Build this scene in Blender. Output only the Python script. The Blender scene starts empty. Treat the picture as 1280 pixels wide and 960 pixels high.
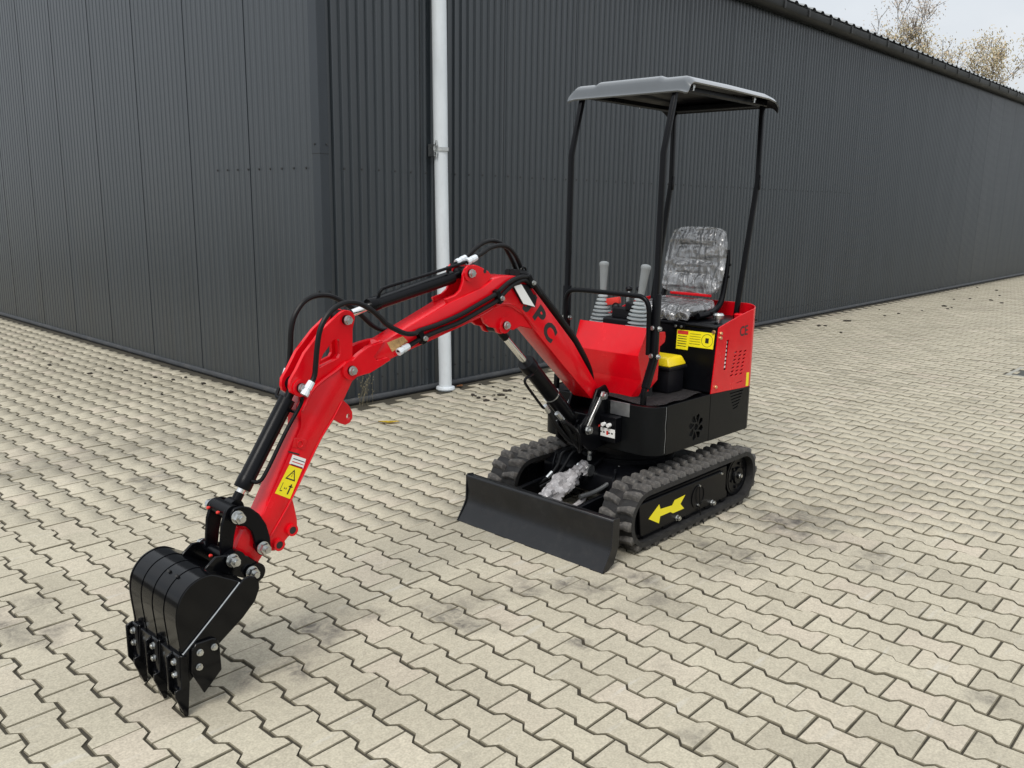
import bpy, bmesh, math, random
import numpy as np
from mathutils import Vector, Matrix
random.seed(7); rng = np.random.default_rng(7)
sc = bpy.context.scene
COL = sc.collection
R = math.radians

# ------------------------------------------------------------------ camera
F, PIT, ROLL, YAW, CX, CY, CZ = 1077.8564, .2065, .0151, .7455, -1.9029, -1.5716, 1.6183
fwd = Vector((math.cos(YAW)*math.cos(PIT), math.sin(YAW)*math.cos(PIT), -math.sin(PIT)))
rt = Vector((math.sin(YAW), -math.cos(YAW), 0)); up = rt.cross(fwd)
r2 = rt*math.cos(ROLL)+up*math.sin(ROLL); u2 = -rt*math.sin(ROLL)+up*math.cos(ROLL)
cd = bpy.data.cameras.new('camera'); cam = bpy.data.objects.new('camera', cd); COL.objects.link(cam)
cd.sensor_width = 36; cd.lens = F/1280*36; cd.clip_start = .05; cd.clip_end = 2000
cam.matrix_world = Matrix(((r2.x, u2.x, -fwd.x, CX), (r2.y, u2.y, -fwd.y, CY), (r2.z, u2.z, -fwd.z, CZ), (0, 0, 0, 1)))
sc.camera = cam

# ------------------------------------------------------------------ world: overcast sky
SUN_EL, SUN_AZ = R(52), R(-158)     # azimuth measured from +X towards +Y
w = bpy.data.worlds.new('World'); sc.world = w; w.use_nodes = True
nt = w.node_tree; nt.nodes.clear()
def N(t, typ, **kw):
    n = t.nodes.new(typ)
    for k, v in kw.items(): setattr(n, k, v)
    return n
out = N(nt, 'ShaderNodeOutputWorld'); bg = N(nt, 'ShaderNodeBackground')
sky = N(nt, 'ShaderNodeTexSky', sky_type='NISHITA', sun_disc=False)
sky.sun_elevation = SUN_EL; sky.sun_rotation = math.pi/2-SUN_AZ; sky.dust_density = 3
skm = N(nt, 'ShaderNodeMix', data_type='RGBA', blend_type='MULTIPLY'); skm.inputs[0].default_value = 1
skm.inputs[7].default_value = (.1, .1, .1, 1); nt.links.new(sky.outputs[0], skm.inputs[6])
tc = N(nt, 'ShaderNodeTexCoord')
mp = N(nt, 'ShaderNodeMapping'); mp.inputs['Scale'].default_value = (1, 1, 2.2); nt.links.new(tc.outputs['Generated'], mp.inputs[0])
no = N(nt, 'ShaderNodeTexNoise'); no.inputs['Scale'].default_value = 2.6; no.inputs['Detail'].default_value = 6; no.inputs['Roughness'].default_value = .5
nt.links.new(mp.outputs[0], no.inputs[0])
cr = N(nt, 'ShaderNodeValToRGB'); cr.color_ramp.elements[0].position = .3; cr.color_ramp.elements[1].position = .7
cr.color_ramp.elements[0].color = (.64, .69, .745, 1); cr.color_ramp.elements[1].color = (.86, .885, .91, 1)
nt.links.new(no.outputs[0], cr.inputs[0])
# an overcast sky is brighter overhead than at the horizon
sx = N(nt, 'ShaderNodeSeparateXYZ'); nt.links.new(tc.outputs['Generated'], sx.inputs[0])
mr = N(nt, 'ShaderNodeMapRange'); mr.inputs[1].default_value = 0; mr.inputs[2].default_value = 1; mr.inputs[3].default_value = .70; mr.inputs[4].default_value = 1.75
nt.links.new(sx.outputs[2], mr.inputs[0])
vm = N(nt, 'ShaderNodeVectorMath', operation='SCALE'); nt.links.new(cr.outputs[0], vm.inputs[0]); nt.links.new(mr.outputs[0], vm.inputs['Scale'])
mx = N(nt, 'ShaderNodeMix', data_type='RGBA'); mx.inputs[0].default_value = .9
nt.links.new(skm.outputs[2], mx.inputs[6]); nt.links.new(vm.outputs[0], mx.inputs[7])
nt.links.new(mx.outputs[2], bg.inputs[0]); bg.inputs[1].default_value = 1.0
nt.links.new(bg.outputs[0], out.inputs[0])

sl = bpy.data.lights.new('sun', 'SUN'); sl.energy = 1.75; sl.angle = R(24); sl.color = (1, .96, .9)
so = bpy.data.objects.new('sun', sl); COL.objects.link(so)
sd = Vector((math.cos(SUN_AZ)*math.cos(SUN_EL), math.sin(SUN_AZ)*math.cos(SUN_EL), math.sin(SUN_EL)))
so.rotation_euler = sd.to_track_quat('Z', 'Y').to_euler()
sc.view_settings.view_transform = 'Standard'; sc.view_settings.look = 'None'
sc.view_settings.exposure = 0.24; sc.view_settings.gamma = 1
sc.render.engine = 'CYCLES'
try: sc.cycles.max_bounces = 6
except Exception: pass

# ------------------------------------------------------------------ materials
def mat(name, col, rough=.5, metal=0, coat=0, bump=0, bscale=200, var=.0, vscale=6, spec=.5, dirt=0, coatr=.08, stretch=None):
    m = bpy.data.materials.new(name); m.use_nodes = True
    t = m.node_tree; b = t.nodes['Principled BSDF']
    b.inputs['Base Color'].default_value = (*col, 1); b.inputs['Roughness'].default_value = rough
    b.inputs['Metallic'].default_value = metal; b.inputs['Coat Weight'].default_value = coat
    b.inputs['Coat Roughness'].default_value = coatr; b.inputs['Specular IOR Level'].default_value = spec
    tcn = N(t, 'ShaderNodeTexCoord')
    if var or dirt:
        n1 = N(t, 'ShaderNodeTexNoise'); n1.inputs['Scale'].default_value = vscale; n1.inputs['Detail'].default_value = 5; n1.inputs['Roughness'].default_value = .65
        if stretch:
            ms = N(t, 'ShaderNodeMapping'); ms.inputs['Scale'].default_value = stretch; t.links.new(tcn.outputs['Object'], ms.inputs[0]); t.links.new(ms.outputs[0], n1.inputs[0])
        else: t.links.new(tcn.outputs['Object'], n1.inputs[0])
        mrn = N(t, 'ShaderNodeMapRange'); mrn.inputs[1].default_value = .3; mrn.inputs[2].default_value = .7
        mrn.inputs[3].default_value = 1-var; mrn.inputs[4].default_value = 1+var
        t.links.new(n1.outputs[0], mrn.inputs[0])
        v = N(t, 'ShaderNodeVectorMath', operation='SCALE'); v.inputs[0].default_value = col
        t.links.new(mrn.outputs[0], v.inputs['Scale'])
        src = v.outputs[0]
        if dirt:
            n2 = N(t, 'ShaderNodeTexNoise'); n2.inputs['Scale'].default_value = vscale*2.3; n2.inputs['Detail'].default_value = 8; n2.inputs['Roughness'].default_value = .7
            t.links.new(tcn.outputs['Object'], n2.inputs[0])
            m2 = N(t, 'ShaderNodeMapRange'); m2.inputs[1].default_value = .5; m2.inputs[2].default_value = .75; m2.inputs[3].default_value = 0; m2.inputs[4].default_value = dirt
            t.links.new(n2.outputs[0], m2.inputs[0])
            mm = N(t, 'ShaderNodeMix', data_type='RGBA'); mm.inputs[7].default_value = (.22, .2, .17, 1)
            t.links.new(m2.outputs[0], mm.inputs[0]); t.links.new(src, mm.inputs[6]); src = mm.outputs[2]
        t.links.new(src, b.inputs['Base Color'])
        mr2 = N(t, 'ShaderNodeMapRange'); mr2.inputs[1].default_value = .3; mr2.inputs[2].default_value = .7
        mr2.inputs[3].default_value = rough*.85; mr2.inputs[4].default_value = min(1, rough*1.2)
        t.links.new(n1.outputs[0], mr2.inputs[0]); t.links.new(mr2.outputs[0], b.inputs['Roughness'])
    if bump:
        n3 = N(t, 'ShaderNodeTexNoise'); n3.inputs['Scale'].default_value = bscale; n3.inputs['Detail'].default_value = 3
        t.links.new(tcn.outputs['Object'], n3.inputs[0])
        bp = N(t, 'ShaderNodeBump'); bp.inputs['Strength'].default_value = bump; bp.inputs['Distance'].default_value = .002
        t.links.new(n3.outputs[0], bp.inputs['Height']); t.links.new(bp.outputs[0], b.inputs['Normal'])
    return m
M = {}
M['red'] = mat('red_paint', (.64, .0016, .0085), .24, coat=.15, bump=.2, bscale=45, var=.09, vscale=5, coatr=.06, spec=.32, dirt=.04)
M['black'] = mat('black_paint', (.0026, .0028, .0038), .30, bump=.10, bscale=90, var=.25, vscale=5, spec=.15)
M['blackgloss'] = mat('black_gloss_paint', (.0026, .0028, .0036), .13, bump=.06, bscale=25, var=.2, vscale=7, spec=.22)
M['cowl'] = mat('cowling_paint', (.0040, .0046, .0052), .36, bump=.10, bscale=60, var=.2, vscale=6, spec=.14)
M['blade'] = mat('blade_paint', (.0052, .0055, .0066), .31, bump=.2, bscale=130, var=.3, vscale=7, dirt=.04, spec=.42)
M['rubber'] = mat('track_rubber', (.017, .0165, .0165), .6, bump=.5, bscale=120, var=.4, vscale=14, dirt=.07, spec=.3)
M['lug'] = mat('lug_rubber', (.070, .066, .062), .8, bump=.6, bscale=90, var=.4, vscale=25, dirt=.6, spec=.3)
M['hosegrey'] = mat('grey_hose', (.055, .058, .06), .5)
M['hose'] = mat('hose_rubber', (.005, .005, .0055), .42, spec=.2, bump=.15, bscale=300)
M['plastic'] = mat('black_plastic', (.005, .005, .007), .45, spec=.2, bump=.2, bscale=250)
M['greygrip'] = mat('grey_rubber', (.22, .235, .24), .55, bump=.1, bscale=200, var=.08)
M['greyboot'] = mat('grey_bellow_rubber', (.33, .36, .37), .5, var=.1)
M['chrome'] = mat('chrome', (.75, .74, .72), .16, metal=1)
M['zinc'] = mat('zinc_bolt', (.55, .56, .55), .30, metal=1, var=.15, vscale=40)
M['brass'] = mat('passivated_bolt', (.75, .6, .35), .35, metal=1)
M['plate'] = mat('aluminium_plate', (.35, .36, .37), .42, metal=.9, var=.15, vscale=20)
M['yellow'] = mat('yellow_vinyl', (.85, .72, .01), .4)
M['yellowlid'] = mat('yellow_plastic', (.78, .58, .01), .35, bump=.1, bscale=150)
M['white'] = mat('white_vinyl', (.78, .78, .76), .45)
M['ink'] = mat('black_ink', (.012, .012, .012), .5)
M['redink'] = mat('red_ink', (.6, .03, .02), .5)
M['tan'] = mat('weathered_label', (.50, .30, .12), .6, var=.45, vscale=60)
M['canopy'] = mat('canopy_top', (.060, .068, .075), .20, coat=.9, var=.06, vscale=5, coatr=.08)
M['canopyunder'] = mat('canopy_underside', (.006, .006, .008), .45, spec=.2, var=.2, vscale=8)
M['seat'] = mat('seat_vinyl', (.055, .057, .060), .5, bump=.2, bscale=90)
M['mat'] = mat('floor_mat', (.038, .034, .035), .85, bump=.7, bscale=160, var=.25, vscale=12)
M['pipe'] = mat('downpipe_paint', (.60, .64, .67), .34, coat=.2, var=.09, vscale=9, dirt=.10, stretch=(1, 1, .2))
M['wall'] = mat('wall_cladding', (.023, .0295, .0355), .33, bump=.03, bscale=300, var=.10, vscale=3.2, spec=.75, stretch=(1, 1, .12))
M['flash'] = mat('wall_flashing', (.021, .027, .034), .34, var=.12, vscale=1.3, spec=.45)
M['baseflash'] = mat('base_flashing', (.038, .041, .045), .5, var=.25, vscale=3, dirt=.2, spec=.3)
M['gutter'] = mat('gutter_steel', (.012, .013, .013), .45, var=.15, vscale=2, spec=.2)
M['roof'] = mat('roof_sheet', (.22, .23, .23), .45)
M['screw'] = mat('screw_head', (.02, .021, .022), .5)
M['bark'] = mat('bark', (.20, .18, .16), .9, bump=.8, bscale=8, var=.35, vscale=3)
M['clod'] = mat('dry_dirt', (.030, .024, .018), .95, var=.4, vscale=90)
M['grate'] = mat('cast_iron', (.045, .05, .047), .6, var=.3, vscale=20)
M['concrete'] = mat('plain_concrete', (.30, .29, .25), .85, var=.12, vscale=30)
M['dark'] = mat('dark_interior', (.006, .006, .006), .8)

def wrapmat():
    m = bpy.data.materials.new('clear_film'); m.use_nodes = True
    t = m.node_tree; b = t.nodes['Principled BSDF']; o = t.nodes['Material Output']
    b.inputs['Base Color'].default_value = (.72, .72, .73, 1); b.inputs['Roughness'].default_value = .18; b.inputs['Specular IOR Level'].default_value = .8
    tr = N(t, 'ShaderNodeBsdfTransparent'); tr.inputs[0].default_value = (.9, .9, .9, 1)
    gl = N(t, 'ShaderNodeBsdfGlossy'); gl.inputs['Roughness'].default_value = .26
    tcn = N(t, 'ShaderNodeTexCoord'); heights = []; lines = []
    for sc_, st_, rot in ((4.5, (1, 2.8, .6), .35), (5.5, (1, .7, 2.2), -.3), (8, (1, 2.2, .8), -.6)):
        mpn = N(t, 'ShaderNodeMapping'); mpn.inputs['Scale'].default_value = st_; mpn.inputs['Rotation'].default_value = (rot, 0, 0)
        t.links.new(tcn.outputs['Object'], mpn.inputs[0])
        n1 = N(t, 'ShaderNodeTexNoise'); n1.inputs['Scale'].default_value = sc_; n1.inputs['Detail'].default_value = 1.2; n1.inputs['Distortion'].default_value = .35
        t.links.new(mpn.outputs[0], n1.inputs[0])
        a1 = N(t, 'ShaderNodeMath', operation='SUBTRACT'); t.links.new(n1.outputs[0], a1.inputs[0]); a1.inputs[1].default_value = .5
        a2 = N(t, 'ShaderNodeMath', operation='ABSOLUTE'); t.links.new(a1.outputs[0], a2.inputs[0])
        r1 = N(t, 'ShaderNodeMapRange'); t.links.new(a2.outputs[0], r1.inputs[0])
        for k, q in enumerate((0, .035, 1, 0)): r1.inputs[k+1].default_value = q
        r2_ = N(t, 'ShaderNodeMapRange'); t.links.new(a2.outputs[0], r2_.inputs[0])
        for k, q in enumerate((0, .14, 1, 0)): r2_.inputs[k+1].default_value = q
        lines.append(r1.outputs[0]); heights.append(r2_.outputs[0])
    def mx_(a, b, op):
        n = N(t, 'ShaderNodeMath', operation=op); t.links.new(a, n.inputs[0]); t.links.new(b, n.inputs[1]); return n.outputs[0]
    ln = mx_(mx_(lines[0], lines[1], 'MAXIMUM'), lines[2], 'MAXIMUM'); hh = mx_(mx_(heights[0], heights[1], 'ADD'), heights[2], 'ADD')
    bp = N(t, 'ShaderNodeBump'); bp.inputs['Strength'].default_value = .6; bp.inputs['Distance'].default_value = .02
    t.links.new(hh, bp.inputs['Height']); t.links.new(bp.outputs[0], b.inputs['Normal']); t.links.new(bp.outputs[0], gl.inputs['Normal'])
    f1 = N(t, 'ShaderNodeMapRange'); t.links.new(ln, f1.inputs[0]); f1.inputs[3].default_value = .10; f1.inputs[4].default_value = .30  # extra white along the crease lines: highlights painted into the film
    m1 = N(t, 'ShaderNodeMixShader'); m1.inputs[0].default_value = .17; t.links.new(tr.outputs[0], m1.inputs[1]); t.links.new(gl.outputs[0], m1.inputs[2])
    m2 = N(t, 'ShaderNodeMixShader'); t.links.new(f1.outputs[0], m2.inputs[0]); t.links.new(m1.outputs[0], m2.inputs[1]); t.links.new(b.outputs[0], m2.inputs[2])
    t.links.new(m2.outputs[0], o.inputs[0])
    return m
M['film'] = wrapmat()
M['bubble'] = mat('bubble_wrap', (.31, .295, .295), .2, coat=.8, bump=1.0, bscale=90, var=.3, vscale=30)

STAINS = [(1.55, .30, .30), (2.32, .24, .28), (2.0, .16, .18), (.834, .562, .16), (.66, .73, .15), (1.14, .42, .16), (-.161, 1.019, .15), (.02, 1.01, .13), (-.325, .931, .12),
          (-.95, 1.90, .22), (.204, 3.218, .10), (1.16, -.95, .11), (2.08, -.27, .16), (.48, .278, .07), (.234, -.363, .08), (-.55, .90, .12), (.32, .80, .2), (.33, 4.45, .12), (3.95, -.2, .1), (.95, .2, .16)]
def math_n(t, op, a, b=None):
    n = N(t, 'ShaderNodeMath', operation=op)
    for i, v in enumerate((a, b)):
        if v is None: continue
        if isinstance(v, (int, float)): n.inputs[i].default_value = v
        else: t.links.new(v, n.inputs[i])
    return n.outputs[0]
def pavermat():
    m = bpy.data.materials.new('paver_concrete'); m.use_nodes = True
    t = m.node_tree; b = t.nodes['Principled BSDF']; L = t.links.new
    g = N(t, 'ShaderNodeNewGeometry'); P = g.outputs['Position']
    s = N(t, 'ShaderNodeSeparateXYZ'); L(P, s.inputs[0])
    r = math_n(t, 'FLOOR', math_n(t, 'ADD', math_n(t, 'DIVIDE', s.outputs[0], .14), .5))
    j = math_n(t, 'FLOOR', math_n(t, 'DIVIDE', math_n(t, 'SUBTRACT', s.outputs[1], math_n(t, 'MULTIPLY', math_n(t, 'FLOORED_MODULO', r, 2), .1)), .2))
    cmb = N(t, 'ShaderNodeCombineXYZ'); L(r, cmb.inputs[0]); L(j, cmb.inputs[1])
    wn = N(t, 'ShaderNodeTexWhiteNoise', noise_dimensions='2D'); L(cmb.outputs[0], wn.inputs['Vector'])
    ramp = N(t, 'ShaderNodeValToRGB'); e = ramp.color_ramp.elements
    e[0].position = 0; e[0].color = (.345, .312, .238, 1); e[1].position = 1; e[1].color = (.462, .420, .325, 1)
    x = e.new(.10); x.color = (.392, .355, .272, 1); x = e.new(.80); x.color = (.432, .393, .302, 1); x = e.new(.93); x.color = (.438, .386, .304, 1)
    L(wn.outputs['Value'], ramp.inputs[0])
    def noise(scale, detail=4, rough=.6, dist=0):
        n = N(t, 'ShaderNodeTexNoise'); n.inputs['Scale'].default_value = scale; n.inputs['Detail'].default_value = detail
        n.inputs['Roughness'].default_value = rough; n.inputs['Distortion'].default_value = dist; L(P, n.inputs[0]); return n.outputs[0]
    def mrange(v, a, b_, c, d):
        n = N(t, 'ShaderNodeMapRange'); L(v, n.inputs[0])
        for i, q in enumerate((a, b_, c, d)): n.inputs[i+1].default_value = q
        return n.outputs[0]
    fine = noise(190, 4, .8); mid = noise(38, 5, .65); big = noise(1.1, 5, .6); big2 = noise(5.5, 5, .65, .6)
    pit = noise(75, 3, .6); agg = noise(130, 2, .5)
    k = math_n(t, 'MULTIPLY', math_n(t, 'MULTIPLY', mrange(agg, .36, .64, .88, 1.10), mrange(pit, .62, .72, 1, .78)), mrange(mid, .3, .7, .88, 1.09))
    k = math_n(t, 'MULTIPLY', k, mrange(big, .3, .7, .90, 1.07))
    v = N(t, 'ShaderNodeVectorMath', operation='SCALE'); L(ramp.outputs[0], v.inputs[0]); L(k, v.inputs['Scale'])
    # stains with a shape of their own
    dist = N(t, 'ShaderNodeVectorMath', operation='MULTIPLY_ADD')
    nz = N(t, 'ShaderNodeTexNoise'); nz.inputs['Scale'].default_value = 4.5; nz.inputs['Detail'].default_value = 6; L(P, nz.inputs[0])
    sub = N(t, 'ShaderNodeVectorMath', operation='SUBTRACT'); L(nz.outputs['Color'], sub.inputs[0]); sub.inputs[1].default_value = (.5, .5, .5)
    L(sub.outputs[0], dist.inputs[0]); dist.inputs[1].default_value = (.55, .55, 0); L(P, dist.inputs[2])
    acc = None
    for (x_, y_, rad) in STAINS:
        d = N(t, 'ShaderNodeVectorMath', operation='DISTANCE'); L(dist.outputs[0], d.inputs[0]); d.inputs[1].default_value = (x_, y_, 0)
        q = mrange(d.outputs['Value'], rad*.35, rad*1.15, 1, 0)
        acc = q if acc is None else math_n(t, 'MAXIMUM', acc, q)
    smear = noise(16, 7, .7, 1.0)
    st = math_n(t, 'MULTIPLY', math_n(t, 'MULTIPLY', acc, mrange(big2, .3, .62, .25, 1)), mrange(smear, .36, .62, .25, 1.15))
    # random faint blotches + dirt along the wall foot
    blot = math_n(t, 'MULTIPLY', mrange(noise(2.6, 6, .62, .4), .56, .70, 0, .75), mrange(smear, .40, .62, .1, 1.1))
    wl = math_n(t, 'MINIMUM', math_n(t, 'ABSOLUTE', math_n(t, 'SUBTRACT', s.outputs[1], 3.98)), math_n(t, 'ABSOLUTE', math_n(t, 'SUBTRACT', s.outputs[0], 1.97)))
    wr = mrange(math_n(t, 'ABSOLUTE', math_n(t, 'SUBTRACT', s.outputs[1], 3.98)), .03, .45, 1, 0)
    foot = math_n(t, 'MULTIPLY', wr, mrange(big2, .35, .6, .1, .8))
    dark = math_n(t, 'MAXIMUM', math_n(t, 'MAXIMUM', math_n(t, 'MULTIPLY', math_n(t, 'MULTIPLY', st, 1.0), mrange(math_n(t, 'FRACT', math_n(t, 'MULTIPLY', wn.outputs['Value'], 7.3)), 0, 1, .45, 1.1)), math_n(t, 'MULTIPLY', blot, .30)), math_n(t, 'MULTIPLY', foot, .5))
    mx1 = N(t, 'ShaderNodeMix', data_type='RGBA'); L(dark, mx1.inputs[0]); L(v.outputs[0], mx1.inputs[6]); mx1.inputs[7].default_value = (.105, .094, .080, 1)
    # pale scuffs
    sc1 = N(t, 'ShaderNodeMapping'); sc1.inputs['Scale'].default_value = (1, 7, 1); sc1.inputs['Rotation'].default_value = (0, 0, .6); L(P, sc1.inputs[0])
    ns = N(t, 'ShaderNodeTexNoise'); ns.inputs['Scale'].default_value = 3; ns.inputs['Detail'].default_value = 8; L(sc1.outputs[0], ns.inputs[0])
    mx2 = N(t, 'ShaderNodeMix', data_type='RGBA'); L(mrange(ns.outputs[0], .62, .72, 0, .35), mx2.inputs[0]); L(mx1.outputs[2], mx2.inputs[6]); mx2.inputs[7].default_value = (.5, .485, .44, 1)
    L(mx2.outputs[2], b.inputs['Base Color'])
    b.inputs['Roughness'].default_value = .82; b.inputs['Specular IOR Level'].default_value = .35
    bp = N(t, 'ShaderNodeBump'); bp.inputs['Strength'].default_value = .5; bp.inputs['Distance'].default_value = .003
    hh = math_n(t, 'ADD', math_n(t, 'MULTIPLY', agg, .8), mid); L(hh, bp.inputs['Height']); L(bp.outputs[0], b.inputs['Normal'])
    return m
M['paver'] = pavermat()
M['pedge'] = mat('paver_edge', (.17, .15, .105), .95, var=.3, vscale=20)
M['joint'] = mat('joint_sand', (.040, .034, .022), .95, bump=.6, bscale=200, var=.35, vscale=5)

# ------------------------------------------------------------------ helpers
def link(o, parent=None):
    COL.objects.link(o)
    if parent is not None: o.parent = parent
    return o
def origin(p):
    v = Vector((0, 0, 0))
    while p is not None: v += p.location; p = p.parent
    return v
def obj(name, bm, m, parent=None, ang=35, label=None, off=None, smooth=True):
    """mesh given in world coordinates -> object under its parent"""
    o_ = origin(parent) if off is None else off
    me = bpy.data.meshes.new(name)
    if o_.length: bmesh.ops.translate(bm, vec=-o_, verts=bm.verts)
    bm.to_mesh(me); bm.free()
    for mm in (m if isinstance(m, (list, tuple)) else [m]): me.materials.append(mm if not isinstance(mm, str) else M[mm])
    if smooth and len(me.polygons):
        me.polygons.foreach_set('use_smooth', np.ones(len(me.polygons), bool)); me.set_sharp_from_angle(angle=R(ang))
    o = link(bpy.data.objects.new(name, me), parent)
    if label: o['label'] = label
    return o
def thing(name, loc, label, cat, group=None):
    o = bpy.data.objects.new(name, None); o.location = loc; link(o); o.empty_display_size = .1
    o['label'] = label; o['category'] = cat
    if group: o['group'] = group
    return o
def tag(o, label, cat, group=None):
    o['label'] = label; o['category'] = cat
    if group: o['group'] = group
    return o
def bevel(bm, off, seg=2, faces=None, ang=30):
    if off <= 0: return
    es = [e for e in bm.edges if len(e.link_faces) == 2 and e.calc_face_angle(0) > R(ang)]
    if es: bmesh.ops.bevel(bm, geom=es, offset=off, segments=seg, affect='EDGES', clamp_overlap=True, profile=.5)
def add_poly(bm, pts, f, mi=0):
    """closed solid from outline pts extruded: f(p, side) gives the 3-D point for side 0 / 1"""
    a = [bm.verts.new(f(p, 0)) for p in pts]; b = [bm.verts.new(f(p, 1)) for p in pts]
    n = len(pts); fs = [bm.faces.new(a), bm.faces.new(list(reversed(b)))]
    for i in range(n): fs.append(bm.faces.new((a[(i+1) % n], a[i], b[i], b[(i+1) % n])))
    for q in fs: q.material_index = mi
    return fs
def prism(pts, y0, y1, bev=.003, seg=1, bm=None):
    """outline in XZ, extruded along Y (y0, y1 numbers or functions of x)"""
    own = bmesh.new()
    fy = lambda y, p: y(p[0]) if callable(y) else y
    add_poly(own, pts, lambda p, s: (p[0], fy(y1 if s else y0, p), p[1]))
    bmesh.ops.recalc_face_normals(own, faces=own.faces)
    bevel(own, bev, seg)
    return merge(bm, own)
def prism_z(pts, z0, z1, bev=.003, seg=1, bm=None):
    own = bmesh.new(); add_poly(own, pts, lambda p, s: (p[0], p[1], z1 if s else z0))
    bmesh.ops.recalc_face_normals(own, faces=own.faces); bevel(own, bev, seg); return merge(bm, own)
def prism_x(pts, x0, x1, bev=.003, seg=1, bm=None):
    own = bmesh.new(); add_poly(own, pts, lambda p, s: (x1 if s else x0, p[0], p[1]))
    bmesh.ops.recalc_face_normals(own, faces=own.faces); bevel(own, bev, seg); return merge(bm, own)
def merge(bm, own):
    if bm is None: return own
    tmp = bpy.data.meshes.new('tmp'); own.to_mesh(tmp); own.free(); bm.from_mesh(tmp); bpy.data.meshes.remove(tmp); return bm
def box(lo, hi, bev=.003, seg=1, bm=None):
    return prism_z([(lo[0], lo[1]), (hi[0], lo[1]), (hi[0], hi[1]), (lo[0], hi[1])], lo[2], hi[2], bev, seg, bm)
def frame_of(d):
    d = d.normalized(); a = Vector((0, 0, 1)) if abs(d.z) < .9 else Vector((1, 0, 0))
    u = a.cross(d).normalized(); return u, d.cross(u)
def cyl(p0, p1, r, seg=16, r1=None, bm=None, cap=True, bev=0):
    own = bmesh.new(); p0 = Vector(p0); p1 = Vector(p1); u, v = frame_of(p1-p0); r1 = r if r1 is None else r1
    A = []; B = []
    for i in range(seg):
        a = 2*math.pi*i/seg; q = u*math.cos(a)+v*math.sin(a)
        A.append(own.verts.new(p0+q*r)); B.append(own.verts.new(p1+q*r1))
    for i in range(seg): own.faces.new((A[i], A[(i+1) % seg], B[(i+1) % seg], B[i]))
    if cap: own.faces.new(list(reversed(A))); own.faces.new(B)
    if bev: bevel(own, bev, 1, ang=60)
    return merge(bm, own)
def lathe(p0, axis, prof, seg=20, bm=None):
    """profile [(distance along axis, radius)]"""
    own = bmesh.new(); p0 = Vector(p0); d = Vector(axis).normalized(); u, v = frame_of(d); rings = []
    for (h, r) in prof:
        rings.append([own.verts.new(p0+d*h+(u*math.cos(2*math.pi*i/seg)+v*math.sin(2*math.pi*i/seg))*max(r, 1e-4)) for i in range(seg)])
    for a, b in zip(rings, rings[1:]):
        for i in range(seg): own.faces.new((a[i], a[(i+1) % seg], b[(i+1) % seg], b[i]))
    own.faces.new(list(reversed(rings[0]))); own.faces.new(rings[-1])
    return merge(bm, own)
def smooth_path(pts, n=6):
    P = [Vector(p) for p in pts]; P = [P[0]*2-P[1]]+P+[P[-1]*2-P[-2]]; o = []
    for i in range(1, len(P)-2):
        a, b, c, d = P[i-1:i+3]
        for k in range(n):
            t = k/n; o.append(.5*((2*b)+(c-a)*t+(2*a-5*b+4*c-d)*t*t+(3*b-a-3*c+d)*t**3))
    o.append(P[-2]); return o
def tube(pts, r, seg=10, n=5, bm=None, square=False):
    own = bmesh.new(); P = smooth_path(pts, n) if n > 1 else [Vector(p) for p in pts]
    rings = []; u = None
    for i, p in enumerate(P):
        d = (P[min(i+1, len(P)-1)]-P[max(i-1, 0)]).normalized()
        if u is None: u, _ = frame_of(d)
        u = (u-d*u.dot(d)).normalized(); v = d.cross(u)
        rr = r(i/(len(P)-1)) if callable(r) else r
        rings.append([own.verts.new(p+(u*math.cos(2*math.pi*(k+.5*square)/seg)+v*math.sin(2*math.pi*(k+.5*square)/seg))*rr) for k in range(seg)])
    for a, b in zip(rings, rings[1:]):
        for k in range(seg): own.faces.new((a[k], a[(k+1) % seg], b[(k+1) % seg], b[k]))
    own.faces.new(list(reversed(rings[0]))); own.faces.new(rings[-1])
    return merge(bm, own)
def bar(pts, wx, wy, bev=.004):
    """mitred rectangular tube following pts; wy is its size along Y, wx across"""
    own = bmesh.new(); P = [Vector(p) for p in pts]; rings = []
    for i, p in enumerate(P):
        d0 = (P[i]-P[i-1]).normalized() if i else None; d1 = (P[i+1]-P[i]).normalized() if i < len(P)-1 else None
        d = ((d0 or d1)+(d1 or d0)).normalized(); y = Vector((0, 1, 0)); v = d.cross(y).normalized()
        k = 1/max(.5, d.dot(d1 or d0))
        rings.append([own.verts.new(p+y*(a*wy/2)+v*(b*wx/2*k)) for a, b in ((-1, -1), (1, -1), (1, 1), (-1, 1))])
    for a, b in zip(rings, rings[1:]):
        for k in range(4): own.faces.new((a[k], a[(k+1) % 4], b[(k+1) % 4], b[k]))
    own.faces.new(list(reversed(rings[0]))); own.faces.new(rings[-1])
    bmesh.ops.recalc_face_normals(own, faces=own.faces)
    es = [e for e in own.edges if len(e.link_faces) == 2 and e.calc_face_angle(0) > R(60)]
    bmesh.ops.bevel(own, geom=es, offset=bev, segments=2, affect='EDGES', clamp_overlap=True, profile=.5)
    return own
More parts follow.
